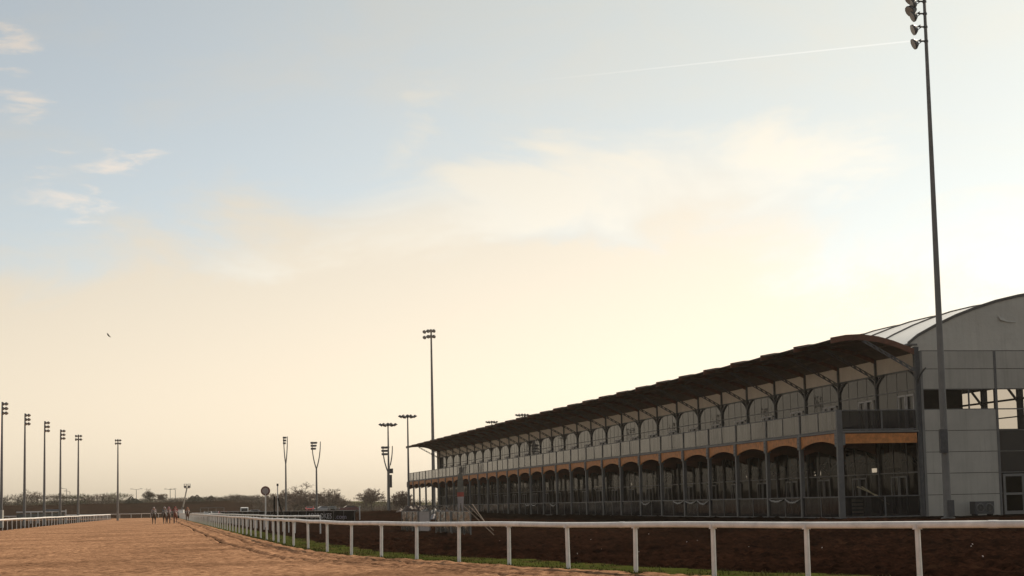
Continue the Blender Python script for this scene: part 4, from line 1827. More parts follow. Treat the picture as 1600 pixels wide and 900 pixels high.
def hoard_x(xp):      # distance from the hoarding's near end to a bearing
    d = at(xp, 800, 1.0) - Vector((0, 0, EYE))
    k = d.x / d.y
    # hA + t dvn : (hA.x + t dx) = k (hA.y + t dy)
    return (k * hA.y - hA.x) / (dvn.x - k * dvn.y)


# the local +x runs away to the left, so writing faces the track turned round
tx0, tx1 = hoard_x(478), hoard_x(518)
text_mesh('lettering', 'LADBROKES', .74, M_LETTER, root, (tx0, .026, .60), (PI / 2, 0, PI), tx0 - tx1)
tx0, tx1 = hoard_x(524), hoard_x(541)
text_mesh('lettering', '.com', .60, M_LETTER2, root, (tx0, .026, .60), (PI / 2, 0, PI), tx0 - tx1)

# ------------------------------------------------------------------ glass screens, tapered banner and poles left of the stand's front
M_SCREEN = glass_mat('mottled_screen', (.30, .32, .32), .45, .12, (.16, .165, .155), .9)
scr = [(735, 92.5, 706, 98.0), (704, 98.6, 681, 103.0), (671.5, 104.5, 655, 107.5), (653, 108, 628, 115)]
labs = ['mottled glass screen right of its twin, nearest the leaning poles', 'mottled glass screen below the tapered banner, left of the nearest screen',
        'pale opaque board standing between the glass screens', 'mottled glass screen at the left end of the row of screens']
for i, (xa, da, xb, db) in enumerate(scr):
    A = at(xa, 800, da); B = at(xb, 800, db)
    ga = float(ground_z(A.x, A.y))
    A.z = B.z = 0
    v = B - A
    root = empty('screen', A + Vector((0, 0, ga)), math.atan2(v.y, v.x))
    tag(root, labs[i], 'screen', 'low screens before the grandstand')
    ln = v.length
    mb = MB()
    mtx = M_PALEPINK if i == 2 else M_SCREEN
    mb.box(.04, ln - .04, -.008, .008, .12, 1.30 - ga, mtx)
    mb.build('pane', root)
    mb = MB()
    for k in range(0, 4 if i != 2 else 2):
        x = ln * k / (3 if i != 2 else 1)
        mb.box(x - .035, x + .035, -.035, .035, -.15, 1.34 - ga, M_GALV)
    mb.box(0, ln, -.03, .03, 1.30 - ga, 1.345 - ga, M_GALV)
    mb.build('frame', root)

p = at(720, 798, 101)
root = empty('banner_sign', (p.x, p.y, float(ground_z(p.x, p.y))))
tag(root, 'tall tapered board banner with a red band and white forked foot before the grandstand', 'banner')
gz = root.location.z
zb = at(720, 798, 101).z - gz; zt = at(720, 737, 101).z - gz
zr0 = at(720, 776, 101).z - gz; zr1 = at(720, 769, 101).z - gz
M_BAN = mat('worn_grey_board', (.20, .185, .15), .7, noise=(3, .4))


def slab(z0, z1, w0, w1, m, mb):
    mb.add([(-w0, -.03, z0), (w0, -.03, z0), (w1, -.03, z1), (-w1, -.03, z1), (-w0, .03, z0), (w0, .03, z0), (w1, .03, z1), (-w1, .03, z1)],
           [(0, 1, 2, 3), (5, 4, 7, 6), (0, 4, 5, 1), (1, 5, 6, 2), (2, 6, 7, 3), (3, 7, 4, 0)], m)


mb = MB()
slab(zr1, zt - .25, .20, .15, M_BAN, mb)
slab(zt - .25, zt, .15, .05, M_BAN, mb)
mb.build('board', root)
mb = MB(); slab(zr0, zr1 - .004, .205, .20, mat('dull_red', (.42, .09, .06), .6), mb); mb.build('red_band', root)
mb = MB(); slab(zb + .45, zr0 - .004, .17, .205, M_PALEPINK, mb)
mb.add([(-.17, -.03, zb + .446), (-.02, -.03, zb + .446), (-.10, -.03, zb), (-.15, -.03, zb), (-.17, .03, zb + .446), (-.02, .03, zb + .446), (-.10, .03, zb), (-.15, .03, zb)],
       [(3, 2, 1, 0), (4, 5, 6, 7), (0, 1, 5, 4), (1, 2, 6, 5), (2, 3, 7, 6), (3, 0, 4, 7)], M_PALEPINK)
mb.add([(.02, -.03, zb + .446), (.17, -.03, zb + .446), (.15, -.03, zb), (.10, -.03, zb), (.02, .03, zb + .446), (.17, .03, zb + .446), (.15, .03, zb), (.10, .03, zb)],
       [(3, 2, 1, 0), (4, 5, 6, 7), (0, 1, 5, 4), (1, 2, 6, 5), (2, 3, 7, 6), (3, 0, 4, 7)], M_PALEPINK)
mb.build('forked_foot', root)
mb = MB()
mb.tube([(-.125, 0, -.2), (-.125, 0, zb + .02)], .03, M_GALV, 6)
mb.tube([(.125, 0, -.2), (.125, 0, zb + .02)], .03, M_GALV, 6)
mb.build('leg', root)
M_POLEW = mat('weathered_wood', (.26, .19, .14), .8)
for i, (x0, y0_, x1, y1, dep, lab) in enumerate([(724, 790, 775, 839, 89, 'longest thin pole lying aslant right of the glass screens'),
                                                 (733, 791, 771, 829, 92, 'thin pole aslant above and behind the longest slanting pole'),
                                                 (738, 788, 757, 815, 94, 'short reddish pole aslant at the top of the slanting poles')]):
    A = at(x0, y0_, dep + 2); B = at(x1, y1, dep)
    mb = MB()
    mb.tube([(0, 0, 0), tuple(B - A)], .025, M_POLEW, 6)
    o = mb.build('slanting_pole', None, loc=A)
    tag(o, lab, 'pole', 'slanting poles beside the screens')


# ------------------------------------------------------------------ skinned figures
def skin_figure(name, joints, edges, mats_by, mats, sub=1, root=0):
    """joints: {key:(x,y,z,r)}; returns a mesh grown with Skin + Subdivision, materials chosen by nearest joint"""
    keys = list(joints)
    me = bpy.data.meshes.new(name)
    me.from_pydata([joints[k][:3] for k in keys], [(keys.index(a), keys.index(b)) for a, b in edges], [])
    o = bpy.data.objects.new(name, me)
    COL.objects.link(o)
    o.modifiers.new('skin', 'SKIN')
    ms = o.modifiers.new('sub', 'SUBSURF')
    ms.levels = sub; ms.render_levels = sub
    for i, k in enumerate(keys):
        sv = me.skin_vertices[0].data[i]
        r = joints[k][3]
        sv.radius = (r, joints[k][4] if len(joints[k]) > 4 else r)
        sv.use_root = (i == root)
    dg = bpy.context.evaluated_depsgraph_get()
    out = bpy.data.meshes.new_from_object(o.evaluated_get(dg))
    bpy.data.objects.remove(o)
    out.materials.clear()
    for m in mats:
        out.materials.append(m)
    segs = []
    for a, b in edges:
        segs.append((Vector(joints[a][:3]), Vector(joints[b][:3]), mats_by.get(b, mats_by.get(a, 0))))
    for pol in out.polygons:
        c = pol.center
        best, bi = 1e9, 0
        for A, B, mi in segs:
            ab = B - A
            t = max(0, min(1, (c - A).dot(ab) / max(ab.length_squared, 1e-9)))
            d = (A + ab * t - c).length
            if d < best:
                best, bi = d, mi
        pol.material_index = bi
        pol.use_smooth = True
    return out


SKIN = mat('skin', (.45, .28, .20), .6)
BOOT = mat('black_boots', (.015, .013, .012), .4)
BREECH = mat('white_breeches', (.35, .32, .31), .7)


def horse(x, y, rz, coat, label, stride):
    j = {}
    # facing +x; height at withers 1.6
    j['rump'] = (-.75, 0, 1.28, .27, .30); j['croup'] = (-.45, 0, 1.36, .29, .30); j['belly'] = (-.05, 0, 1.22, .27, .33)
    j['chest'] = (.42, 0, 1.22, .25, .36); j['breast'] = (.68, 0, 1.26, .20, .27)
    j['neck1'] = (.98, 0, 1.50, .13, .22); j['neck2'] = (1.28, 0, 1.72, .10, .15); j['poll'] = (1.50, 0, 1.84, .10, .12)
    j['face'] = (1.68, 0, 1.66, .08, .10); j['muzzle'] = (1.86, 0, 1.46, .055, .06)
    j['earL'] = (1.46, .07, 2.0, .02); j['earR'] = (1.46, -.07, 2.0, .02)
    e = [('belly', 'croup'), ('croup', 'rump'), ('belly', 'chest'), ('chest', 'breast'), ('breast', 'neck1'), ('neck1', 'neck2'), ('neck2', 'poll'), ('poll', 'face'), ('face', 'muzzle'),
         ('poll', 'earL'), ('poll', 'earR')]
    P = stride
    for sd, nm in ((.16, 'L'), (-.16, 'R')):
        ph = P if nm == 'L' else (P + .45) % 1.0
        sw = math.sin(ph * 2 * PI)
        lift = max(0, math.cos(ph * 2 * PI)) * .28
        # front leg: elbow, knee (wrist), fetlock, hoof
        j['el' + nm] = (.48, sd, .95, .11)
        j['kn' + nm] = (.52 + .34 * sw, sd, .52 + .5 * lift, .055)
        j['fe' + nm] = (.50 + .42 * sw - lift * .9, sd, .18 + lift, .042)
        j['ho' + nm] = (.56 + .46 * sw - lift * 1.1, sd, .045 + lift * 1.0, .062)
        e += [('chest', 'el' + nm), ('el' + nm, 'kn' + nm), ('kn' + nm, 'fe' + nm), ('fe' + nm, 'ho' + nm)]
        sw2 = math.sin((ph + .35) * 2 * PI)
        lift2 = max(0, math.cos((ph + .35) * 2 * PI)) * .2
        j['st' + nm] = (-.55 + .12 * sw2, sd, .95, .14)       # stifle
        j['hk' + nm] = (-.95 + .30 * sw2, sd, .56 + lift2 * .6, .062)  # hock points back
        j['hf' + nm] = (-.85 + .40 * sw2, sd, .20 + lift2, .045)
        j['hh' + nm] = (-.76 + .42 * sw2, sd, .045 + lift2, .062)
        e += [('rump', 'st' + nm), ('st' + nm, 'hk' + nm), ('hk' + nm, 'hf' + nm), ('hf' + nm, 'hh' + nm)]
    mb_ = {k: 1 for k in ('hoL', 'hoR', 'hhL', 'hhR')}
    me = skin_figure('horse', j, e, mb_, [coat, BOOT], 2, list(j).index('belly'))
    o = bpy.data.objects.new('horse', me)
    COL.objects.link(o)
    o.location = (x, y, .012)
    o.rotation_euler = (0, 0, rz)
    tag(o, label, 'horse', 'horses galloping up the track')
    tl = MB()
    tl.tube([(-.98, 0, 1.30), (-1.25, 0, 1.22), (-1.45, .03, .95), (-1.5, .05, .65)], [.05, .08, .07, .02], BOOT, 7)
    tl.build('tail', o)
    mn = MB()
    mn.add([(.8, 0, 1.62), (1.0, .02, 1.76), (1.25, .0, 1.92), (1.45, 0, 2.0), (1.2, .1, 1.66), (.95, .13, 1.5), (.8, .03, 1.55), (1.4, .08, 1.8)],
           [(0, 1, 5, 6), (1, 2, 4, 5), (2, 3, 7, 4)], BOOT)
    mn.build('mane', o)
    sdl = MB()
    sdl.add([(-.35, -.30, 1.25), (.25, -.30, 1.25), (.25, -.16, 1.53), (-.35, -.16, 1.6), (.25, .16, 1.53), (-.35, .16, 1.6), (.25, .30, 1.25), (-.35, .30, 1.25),
             (-.35, 0, 1.66), (.25, 0, 1.58)],
            [(0, 1, 2, 3), (3, 2, 9, 8), (8, 9, 4, 5), (5, 4, 6, 7)], BREECH)
    sdl.build('saddle_cloth', o)
    return o


def jockey(x, y, rz, silks, cap, label):
    j = {}
    j['pelvis'] = (-.12, 0, 1.86, .13, .15); j['waist'] = (.05, 0, 1.96, .12, .14); j['chest'] = (.26, 0, 2.07, .15, .17); j['neck'] = (.40, 0, 2.14, .06)
    j['head'] = (.50, 0, 2.22, .09, .11); j['chin'] = (.58, 0, 2.16, .05)
    e = [('pelvis', 'waist'), ('waist', 'chest'), ('chest', 'neck'), ('neck', 'head'), ('head', 'chin')]
    for s_, nm in ((1, 'L'), (-1, 'R')):
        j['hip' + nm] = (-.08, s_ * .13, 1.80, .10); j['knee' + nm] = (.26, s_ * .34, 1.62, .065); j['ank' + nm] = (-.02, s_ * .36, 1.24, .045); j['toe' + nm] = (.16, s_ * .37, 1.20, .04)
        e += [('pelvis', 'hip' + nm), ('hip' + nm, 'knee' + nm), ('knee' + nm, 'ank' + nm), ('ank' + nm, 'toe' + nm)]
        j['sh' + nm] = (.28, s_ * .20, 2.05, .07); j['elb' + nm] = (.36, s_ * .28, 1.80, .05); j['wr' + nm] = (.62, s_ * .10, 1.74, .034); j['hand' + nm] = (.70, s_ * .08, 1.74, .04)
        e += [('chest', 'sh' + nm), ('sh' + nm, 'elb' + nm), ('elb' + nm, 'wr' + nm), ('wr' + nm, 'hand' + nm)]
    mb_ = {'pelvis': 1, 'waist': 0, 'chest': 0, 'neck': 2, 'head': 2, 'chin': 2}
    for nm in 'LR':
        mb_.update({'hip' + nm: 1, 'knee' + nm: 1, 'ank' + nm: 3, 'toe' + nm: 3, 'sh' + nm: 0, 'elb' + nm: 0, 'wr' + nm: 0, 'hand' + nm: 2})
    me = skin_figure('person', j, e, mb_, [silks, BREECH, SKIN, BOOT], 2, 0)
    o = bpy.data.objects.new('person', me)
    COL.objects.link(o)
    o.location = (x, y, .012)
    o.rotation_euler = (0, 0, rz)
    tag(o, label, 'person', 'riders galloping up the track')
    c = MB()
    c.lathe([(.135, -.02), (.14, .02), (.125, .09), (.07, .145), (.01, .16)], (.49, 0, 2.24), cap, 12)
    c.box(.60, .68, -.07, .07, 2.235, 2.25, cap)
    c.build('helmet', o, smooth=True)
    fc = MB()
    for sy in (-.035, .035):
        fc.lathe([(.012, 0), (.012, .006)], (.615, sy, 2.205), BOOT, 6, axis=(1, 0, 0))
    fc.lathe([(.018, 0), (.004, .03)], (.61, 0, 2.18), SKIN, 6, axis=(1, 0, 0))
    fc.build('face', o)
    return o


BAYC = mat('bay_coat', (.085, .030, .018), .45)
DKBAY = mat('dark_bay_coat', (.028, .014, .012), .45)
CHEST = mat('chestnut_coat', (.16, .045, .02), .45)
S_WHITE = mat('white_silks', (.42, .34, .35), .6)
S_GREY = mat('grey_silks', (.16, .17, .20), .6)
S_RED = mat('red_silks', (.35, .03, .035), .6)
S_PINK = mat('pink_silks', (.42, .16, .20), .6)
S_OR = mat('orange_silks', (.42, .14, .05), .6)
S_DARK = mat('dark_silks', (.03, .03, .045), .6)
face_cam = math.atan2(-D_.y, -D_.x)
for (xp, dep, coat, cn, silks, sn, cap, where, st) in [
    (240.5, 217, DKBAY, 'dark bay', S_WHITE, 'pale silks', S_WHITE, 'leftmost on the track', .10),
    (257.5, 218, DKBAY, 'almost black', S_GREY, 'grey silks', S_WHITE, 'second from the left', .55),
    (263.5, 224, BAYC, 'bay', S_PINK, 'pink silks', S_PINK, 'third from the left', .3),
    (274.0, 223, CHEST, 'reddish', S_RED, 'red silks', S_RED, 'fourth from the left', .8),
    (293.0, 262, BAYC, 'brown', S_OR, 'orange silks', S_OR, 'rightmost, close to the right rail', .0)]:
    p = at(xp, 812, dep)
    a = face_cam + random.uniform(-.06, .06)
    hs = horse(p.x, p.y, a, coat, '%s horse galloping towards us, %s' % (cn, where), st)
    jk = jockey(p.x, p.y, a, silks, cap, 'crouching rider in %s on the %s horse, %s' % (sn, cn, where))
    hs.scale = jk.scale = (.95, 1.0, .93)


def stander(p, rz, label, top, trous):
    j = {'pelvis': (0, 0, .95, .14, .11), 'waist': (0, 0, 1.10, .13, .10), 'chest': (0, 0, 1.32, .17, .12), 'neck': (0, 0, 1.50, .055), 'head': (0.01, 0, 1.66, .09, .11), 'crown': (0, 0, 1.72, .07)}
    e = [('pelvis', 'waist'), ('waist', 'chest'), ('chest', 'neck'), ('neck', 'head'), ('head', 'crown')]
    m_ = {'pelvis': 1, 'waist': 0, 'chest': 0, 'neck': 2, 'head': 2, 'crown': 3}
    for s_, nm in ((1, 'L'), (-1, 'R')):
        j['hip' + nm] = (0, s_ * .09, .88, .095); j['knee' + nm] = (.03, s_ * .11, .48, .065); j['ank' + nm] = (0, s_ * .12, .09, .045); j['toe' + nm] = (.15, s_ * .13, .04, .04)
        j['sh' + nm] = (0, s_ * .20, 1.40, .065); j['elb' + nm] = (-.03, s_ * .27, 1.12, .048); j['wr' + nm] = (.12, s_ * .24, .92, .034); j['hand' + nm] = (.17, s_ * .23, .85, .04)
        e += [('pelvis', 'hip' + nm), ('hip' + nm, 'knee' + nm), ('knee' + nm, 'ank' + nm), ('ank' + nm, 'toe' + nm), ('chest', 'sh' + nm), ('sh' + nm, 'elb' + nm), ('elb' + nm, 'wr' + nm), ('wr' + nm, 'hand' + nm)]
        m_.update({'hip' + nm: 1, 'knee' + nm: 1, 'ank' + nm: 1, 'toe' + nm: 3, 'sh' + nm: 0, 'elb' + nm: 0, 'wr' + nm: 0, 'hand' + nm: 2})
    me = skin_figure('person', j, e, m_, [top, trous, SKIN, BOOT], 2, 0)
    o = bpy.data.objects.new('person', me)
    COL.objects.link(o)
    o.location = (p.x, p.y, float(ground_z(p.x, p.y)))
    o.rotation_euler = (0, 0, rz)
    tag(o, label, 'person')
    c = MB()
    c.lathe([(.10, -.01), (.105, .03), (.07, .09), (.01, .11)], (-.01, 0, 1.72), BOOT, 10)
    c.build('hair', o, smooth=True)


stander(at(101, 812, 276), .6, 'person in a dark maroon coat standing at the rail by the starting stalls', mat('maroon_coat', (.05, .012, .018), .8), BOOT)


# ------------------------------------------------------------------ starting stalls, cabinet, cherry picker
A = at(37, 802, 306); B = at(103, 802, 312)
A.z = B.z = 0
v = B - A
root = empty('starting_stalls', A, math.atan2(v.y, v.x))
tag(root, 'row of white framed horse starting stalls parked beyond the left rail', 'starting stalls')
ln = v.length
mb = MB()
mb.box(0, ln, -.09, .09, 1.95, 2.16, M_WHITE)
mb.box(0, ln, 2.6, 2.75, 1.95, 2.12, M_WHITE)
mb.box(-.08, .08, -.08, 2.7, 1.951, 2.10, M_WHITE)
mb.box(ln - .08, ln + .08, -.08, 2.7, 1.951, 2.10, M_WHITE)
mb.build('top_frame', root)
for k in range(7):
    mb = MB()
    x = ln * k / 6
    mb.box(x - .06, x + .06, -.06, .06, -.1, 1.95 if k not in (0, 6) else 2.35, M_WHITE)
    mb.box(x - .04, x + .04, .1, 2.6, .6, 1.7, mat('stall_padding', (.06, .07, .065), .8))
    mb.build('stall_partition', root)
for k in range(6):
    mb = MB()
    x = ln * (k + .5) / 6
    mb.box(x - ln / 12 + .09, x + ln / 12 - .09, -.03, .03, .75, 1.65, mat('stall_gate', (.10, .11, .10), .6))
    mb.build('gate', root)
mb = MB()
mb.box(ln * .45, ln * .85, -.15, .1, 2.13, 2.45, mat('faded_blue', (.10, .13, .17), .6))
mb.build('sign_board', root)
p = at(0.5, 803, 215)
root = empty('cabinet', (p.x, p.y, 0))
tag(root, 'pale grey cabinet cut by the left edge of the photo at the first mast foot', 'cabinet')
mb = MB(); mb.box(-.35, .35, -.3, .3, 0, 2.25, mat('pale_cabinet', (.40, .38, .33), .6)); mb.build('casing', root)
mb = MB(); mb.box(-.33, .33, -.33, -.302, .1, 2.15, mat('cabinet_door', (.36, .35, .31), .6)); mb.build('door', root)

p = at(283, 800, 385)
root = empty('cherry_picker', (p.x, p.y, float(ground_z(p.x, p.y))))
tag(root, 'white cherry picker with its boom raised to the right and a twin platform on top', 'cherry picker')
mb = MB()
mb.box(-1.0, 1.0, -.8, .8, .45, 1.25, M_WHITE)
mb.box(-.55, .65, -.6, .6, 1.25, 1.95, M_WHITE)
mb.build('chassis', root)
for sx in (-.7, .7):
    for sy in (-.8, .8):
        mb = MB(); mb.lathe([(.38, -.12), (.38, .12)], (sx, sy, .38), M_BLACK, 14, axis=(0, 1, 0)); mb.build('wheel', root)
e1 = at(292, 763, 385) - Vector(root.location)
mb = MB()
mid = Vector((.45, 0, 2.6))
mb.bar((0, 0, 1.8), tuple(mid), .28, .34, M_STEEL)
mb.bar(tuple(mid), tuple(e1), .22, .26, mat('pale_boom', (.45, .42, .36), .5))
mb.build('boom', root)
mb = MB()
for dx in (-.35, .5):
    mb.box(e1.x + dx - .28, e1.x + dx + .28, -.3, .3, e1.z + .1, e1.z + .18, M_DKSTEEL)
    for a_, b_ in ((-.26, -.28), (.26, -.28), (-.26, .28), (.26, .28)):
        mb.bar((e1.x + dx + a_, b_, e1.z + .1), (e1.x + dx + a_, b_, e1.z + 1.0), .06, .06, M_DKSTEEL)
    mb.box(e1.x + dx - .3, e1.x + dx + .3, -.3, .3, e1.z + .95, e1.z + 1.02, M_DKSTEEL)
    mb.box(e1.x + dx - .24, e1.x + dx + .24, -.32, -.28, e1.z + .2, e1.z + .6, M_DKSTEEL)
mb.bar((e1.x - .5, 0, e1.z + .05), (e1.x + .7, 0, e1.z + .05), .1, .1, M_DKSTEEL)
mb.build('platform', root)


# ------------------------------------------------------------------ parked vehicles behind the hoarding
def car(p, rz, paint, label, van=False):
    gz = float(ground_z(p.x, p.y))
    root = empty('parked_van' if van else 'parked_car', (p.x, p.y, gz), rz)
    tag(root, label, 'van' if van else 'car', 'vehicles parked beyond the hoarding')
    hw = .88
    prof = ([(-2.1, .45), (-2.15, .9), (-1.9, 1.0), (-1.2, 1.05), (-.5, 1.42), (.9, 1.42), (1.7, 1.0), (2.1, .92), (2.15, .45)] if not van else
            [(-2.5, .45), (-2.55, .95), (-1.9, 1.2), (-1.3, 1.95), (-.9, 2.1), (2.4, 2.1), (2.5, 1.9), (2.5, .45)])
    mb = MB()
    n = len(prof)
    vs = []
    for sgn in (-1, 1):
        for (a, b) in prof:
            k = 1.0 if b < 1.1 else (.86 if not van else .94)
            vs.append((a, sgn * hw * k, b))
    fs = [tuple(range(n)), tuple(range(2 * n - 1, n - 1, -1))] + [(i, (i + 1) % n + 0, (i + 1) % n + n, i + n) for i in range(n)]
    mb.add(vs, fs, paint)
    mb.build('body', root)
    gm = mat('car_glass', (.015, .017, .02), .08)
    g = MB()
    if van:
        g.add([(-1.93, -.7, 1.22), (-1.93, .7, 1.22), (-1.36, .68, 1.90), (-1.36, -.68, 1.90)], [(0, 1, 2, 3)], gm)
        g.add([(2.515, -.6, 1.3), (2.515, .6, 1.3), (2.515, .6, 1.8), (2.515, -.6, 1.8)], [(0, 1, 2, 3)], gm)
    else:
        g.add([(-1.17, -.72, 1.09), (-1.17, .72, 1.09), (-.56, .66, 1.41), (-.56, -.66, 1.41)], [(0, 3, 2, 1)], gm)
        g.add([(1.64, -.72, 1.06), (1.64, .72, 1.06), (.97, .66, 1.41), (.97, -.66, 1.41)], [(0, 1, 2, 3)], gm)
        for sg in (-1, 1):
            g.add([(-1.0, sg * .86, 1.08), (1.3, sg * .86, 1.08), (.8, sg * .80, 1.36), (-.45, sg * .80, 1.36)], [(0, 1, 2, 3)], gm)
    g.build('window', root)
    for sx in (-1.35, 1.35):
        for sy in (-.82, .82):
            wv = MB(); wv.lathe([(.31, -.1), (.31, .1)], (sx, sy, .31), BOOT, 14, axis=(0, 1, 0)); wv.build('wheel', root)
    for sy in (-.6, .6):
        hl = MB(); hl.box(-2.19 if not van else -2.59, -2.12 if not van else -2.5, sy - .17, sy + .17, .68, .84, M_LAMPFACE); hl.build('headlight', root)
    return root


C_WHITE = mat('white_car_paint', (.75, .75, .74), .25)
C_SILVER = mat('silver_car_paint', (.42, .43, .44), .3, .4)
C_BLACK = mat('black_car_paint', (.015, .015, .018), .2)
C_RED = mat('red_car_paint', (.33, .02, .025), .25)
C_MAR = mat('maroon_car_paint', (.12, .015, .035), .25)
fwd = PI / 2 + .15
for (xp, dep, c_, lab, vn, rz) in [
    (325, 352, C_WHITE, 'white car parked left of the row, seen end on over the rail', False, fwd),
    (336, 356, C_SILVER, 'silver car between the white car and the maroon one', False, fwd),
    (348, 350, C_RED, 'red car parked in the middle of the row behind the rail', False, fwd),
    (364, 340, C_MAR, 'maroon car parked left of the white van', False, fwd + .4),
    (382, 372, C_WHITE, 'white van parked behind the black hoarding left of the winning post', True, fwd),
    (484, 345, C_RED, 'red car above the hoarding left of the second forked column', False, fwd),
    (505, 350, C_SILVER, 'silver car above the hoarding right of the second forked column', False, .3),
    (519, 340, C_BLACK, 'black car above the hoarding lettering end', False, fwd),
    (546, 345, C_MAR, 'maroon car above the right end of the hoarding', False, .2),
    (396, 365, C_SILVER, 'pale silver car partly behind the winning post', False, .2)]:
    car(at(xp, 800, dep), rz, c_, lab, vn)

# low white block of stacked rails and a pale frame gate
A = at(303, 800, 300); Bv = at(322, 800, 296)
A.z = Bv.z = 0
v = Bv - A
root = empty('rail_stack', A, math.atan2(v.y, v.x))
tag(root, 'low white stack of spare rail lengths beside the right rail at the far bend', 'stack of rails')
mb = MB()
for k in range(5):
    mb.box(0, v.length, -.4, .4, .55 + k * .15, .68 + k * .15, M_WHITE)
mb.build('rails', root)
mb = MB()
for x in (.2, v.length - .2):
    mb.box(x - .08, x + .08, -.35, .35, -.1, .549, M_DARK)
mb.build('bearer', root)
A = at(313, 800, 330); Bv = at(350, 800, 330)
A.z = Bv.z = 0
v = Bv - A
root = empty('frame_gate', A, math.atan2(v.y, v.x))
tag(root, 'long pale grey frame barrier standing behind the parked cars', 'barrier')
mb = MB()
mb.bar((0, 0, 2.15), (v.length, 0, 2.15), .08, .10, M_GALV)
for k in range(4):
    x = v.length * k / 3
    mb.bar((x, 0, -.1), (x, 0, 2.1), .07, .07, M_GALV)
mb.build('frame', root)
p = at(562, 800, 165)
mb = MB()
mb.tube([(0, 0, -.2), (0, 0, 1.45)], .055, M_WHITE, 8)
mb.box(-.08, .08, -.08, .08, 1.45, 1.50, M_WHITE)
tag(mb.build('marker_post', None, loc=(p.x, p.y, float(ground_z(p.x, p.y)))), 'short white marker post right of the black hoarding end', 'post')

# distant street lamps behind the wood
for i, (xp, yt, dep, dbl, lab) in enumerate([(104, 764, 620, 0, 'thin distant street lamp right of the fourth mast'), (109, 768, 640, 0, 'shorter distant street lamp left of the fifth mast'),
                                             (213, 765, 620, 1, 'distant double street lamp left of the broad bare tree'), (266, 765, 620, 1, 'distant double street lamp above the grey and pink riders'),
                                             (274, 765, 640, 0, 'distant street lamp just left of the cherry picker')]):
    p = at(xp, 798, dep)
    gz = float(ground_z(p.x, p.y))
    h = at(xp, yt, dep).z - gz
    root = empty('street_lamp', (p.x, p.y, gz))
    tag(root, lab, 'street lamp', 'distant street lamps')
    mb = MB(); mb.tube([(0, 0, 0), (0, 0, h)], [.14, .09], M_GALV, 6); mb.build('pole', root)
    for sg in ((-1, 1) if dbl else (-1,)):
        mb = MB(); mb.tube([(0, 0, h), (sg * 1.5, 0, h + .25)], .06, M_GALV, 5); mb.box(sg * 1.8 - .45, sg * 1.8 + .45, -.15, .15, h + .18, h + .34, M_STEEL)
        mb.build('lamp_head', root)

# heaps of sheeting and offcuts left before the far half of the stand
M_TARP = [mat('lilac_sheeting', (.20, .175, .18), .6), mat('brown_sheeting', (.11, .075, .06), .7), mat('grey_sheeting', (.16, .155, .15), .6)]
for i, (xp, dep, w_, h_, lab) in enumerate([(648, 172, 4.0, .8, 'low brown heap of sheeting before the far corner of the grandstand'),
                                            (672, 160, 3.4, .7, 'lilac grey heap of sheeting left of the tapered banner'),
                                            (698, 150, 3.0, .75, 'grey heap of sheeting just left of the tapered banner foot')]):
    p = at(xp, 800, dep)
    gz = float(ground_z(p.x, p.y))
    rnd = random.Random(60 + i)
    nx, ny = 22, 8
    vs, fs = [], []
    for a in range(nx + 1):
        for b in range(ny + 1):
            u_, v_ = a / nx * 2 - 1, b / ny * 2 - 1
            k = max(0, 1 - u_ * u_) ** .5 * max(0, 1 - v_ * v_) ** .5
            vs.append((u_ * w_ / 2, v_ * 1.0, k * h_ * (.5 + .7 * rnd.random()) - .1))
    for a in range(nx):
        for b in range(ny):
            q = a * (ny + 1) + b
            fs.append((q, q + ny + 1, q + ny + 2, q + 1))
    mb = MB()
    mb.add(vs, fs, M_TARP[(i + 1) % 3])
    tag(mb.build('sheeting_heap', None, loc=(p.x, p.y, gz), rz=BETA), lab, 'heap')

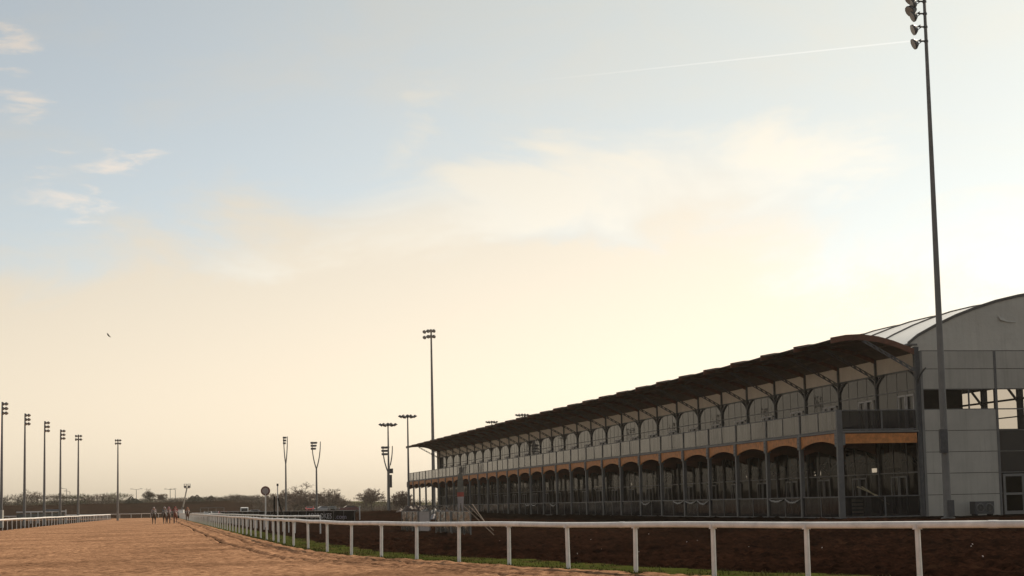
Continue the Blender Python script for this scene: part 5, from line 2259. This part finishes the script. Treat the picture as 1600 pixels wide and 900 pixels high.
# ------------------------------------------------------------------ bird, pale stones
p = at(170, 524.5, 90)
mb = MB()
bd = mat('bird_feathers', (.06, .055, .045), .8)
mb.lathe([(.005, -.16), (.035, -.08), (.045, 0), (.03, .09), (.012, .14), (.003, .18)], (0, 0, 0), bd, 8, axis=(.6, 0, -.5))
for sg, tip in ((-1, (-.16, .05, .20)), (1, (.17, -.05, -.14))):
    mb.add([(-.03, 0, .03), (.05, 0, -.03), (tip[0] * .6 + .05, tip[1], tip[2] * .7), tip, (tip[0] * .6 - .04, tip[1], tip[2] * .6 + .03)], [(0, 1, 2, 4), (4, 2, 3)], bd)
o = mb.build('bird', None, loc=p)
o.scale = (.8, .8, .8)
tag(o, 'small dark bird flying alone in the left of the sky', 'bird')

rnd = random.Random(5)
stone_m = mat('pale_stone', (.55, .50, .46), .7)
base_me = None
for i in range(46):
    s = rnd.uniform(36, 74)
    L = float(Lr(s)) + rnd.uniform(3, 16)
    p = W(s, L)
    if i < 3:
        bm2 = bmesh.new()
        bmesh.ops.create_icosphere(bm2, subdivisions=1, radius=.05)
        for v in bm2.verts:
            v.co *= rnd.uniform(.6, 1.2)
            v.co.z *= .7
        me = bpy.data.meshes.new('stone')
        bm2.to_mesh(me); bm2.free()
        me.materials.append(stone_m)
        base_me = me
    zz = float(ground_z(p.x, p.y)) + float(clods(np.array(p.x), np.array(p.y), 0)) + .03
    o = bpy.data.objects.new('stone', base_me)
    COL.objects.link(o)
    o.location = (p.x, p.y, zz)
    o.rotation_euler = (rnd.random() * 3, rnd.random() * 3, rnd.random() * 6)
    q = rnd.uniform(.25, .6)
    o.scale = (q, q, q)
    tag(o, 'small pale stone lying on the dark ploughed soil behind the foreground rail', 'stone', 'pale stones on the ploughed soil')


# ------------------------------------------------------------------ air
hm = bpy.data.materials.new('haze_air')
hm.use_nodes = True
hn = hm.node_tree
hn.nodes.clear()
ho = hn.nodes.new('ShaderNodeOutputMaterial')
hv = hn.nodes.new('ShaderNodeVolumePrincipled')
hv.inputs['Color'].default_value = (0.96, 0.86, 0.72, 1)
hv.inputs['Density'].default_value = 0.00013
hv.inputs['Anisotropy'].default_value = 0.3
hn.links.new(hv.outputs[0], ho.inputs['Volume'])
mb = MB()
mb.box(-6100, 6100, -6100, 6100, -2, 34, hm)
tag(mb.build('haze'), kind='stuff')
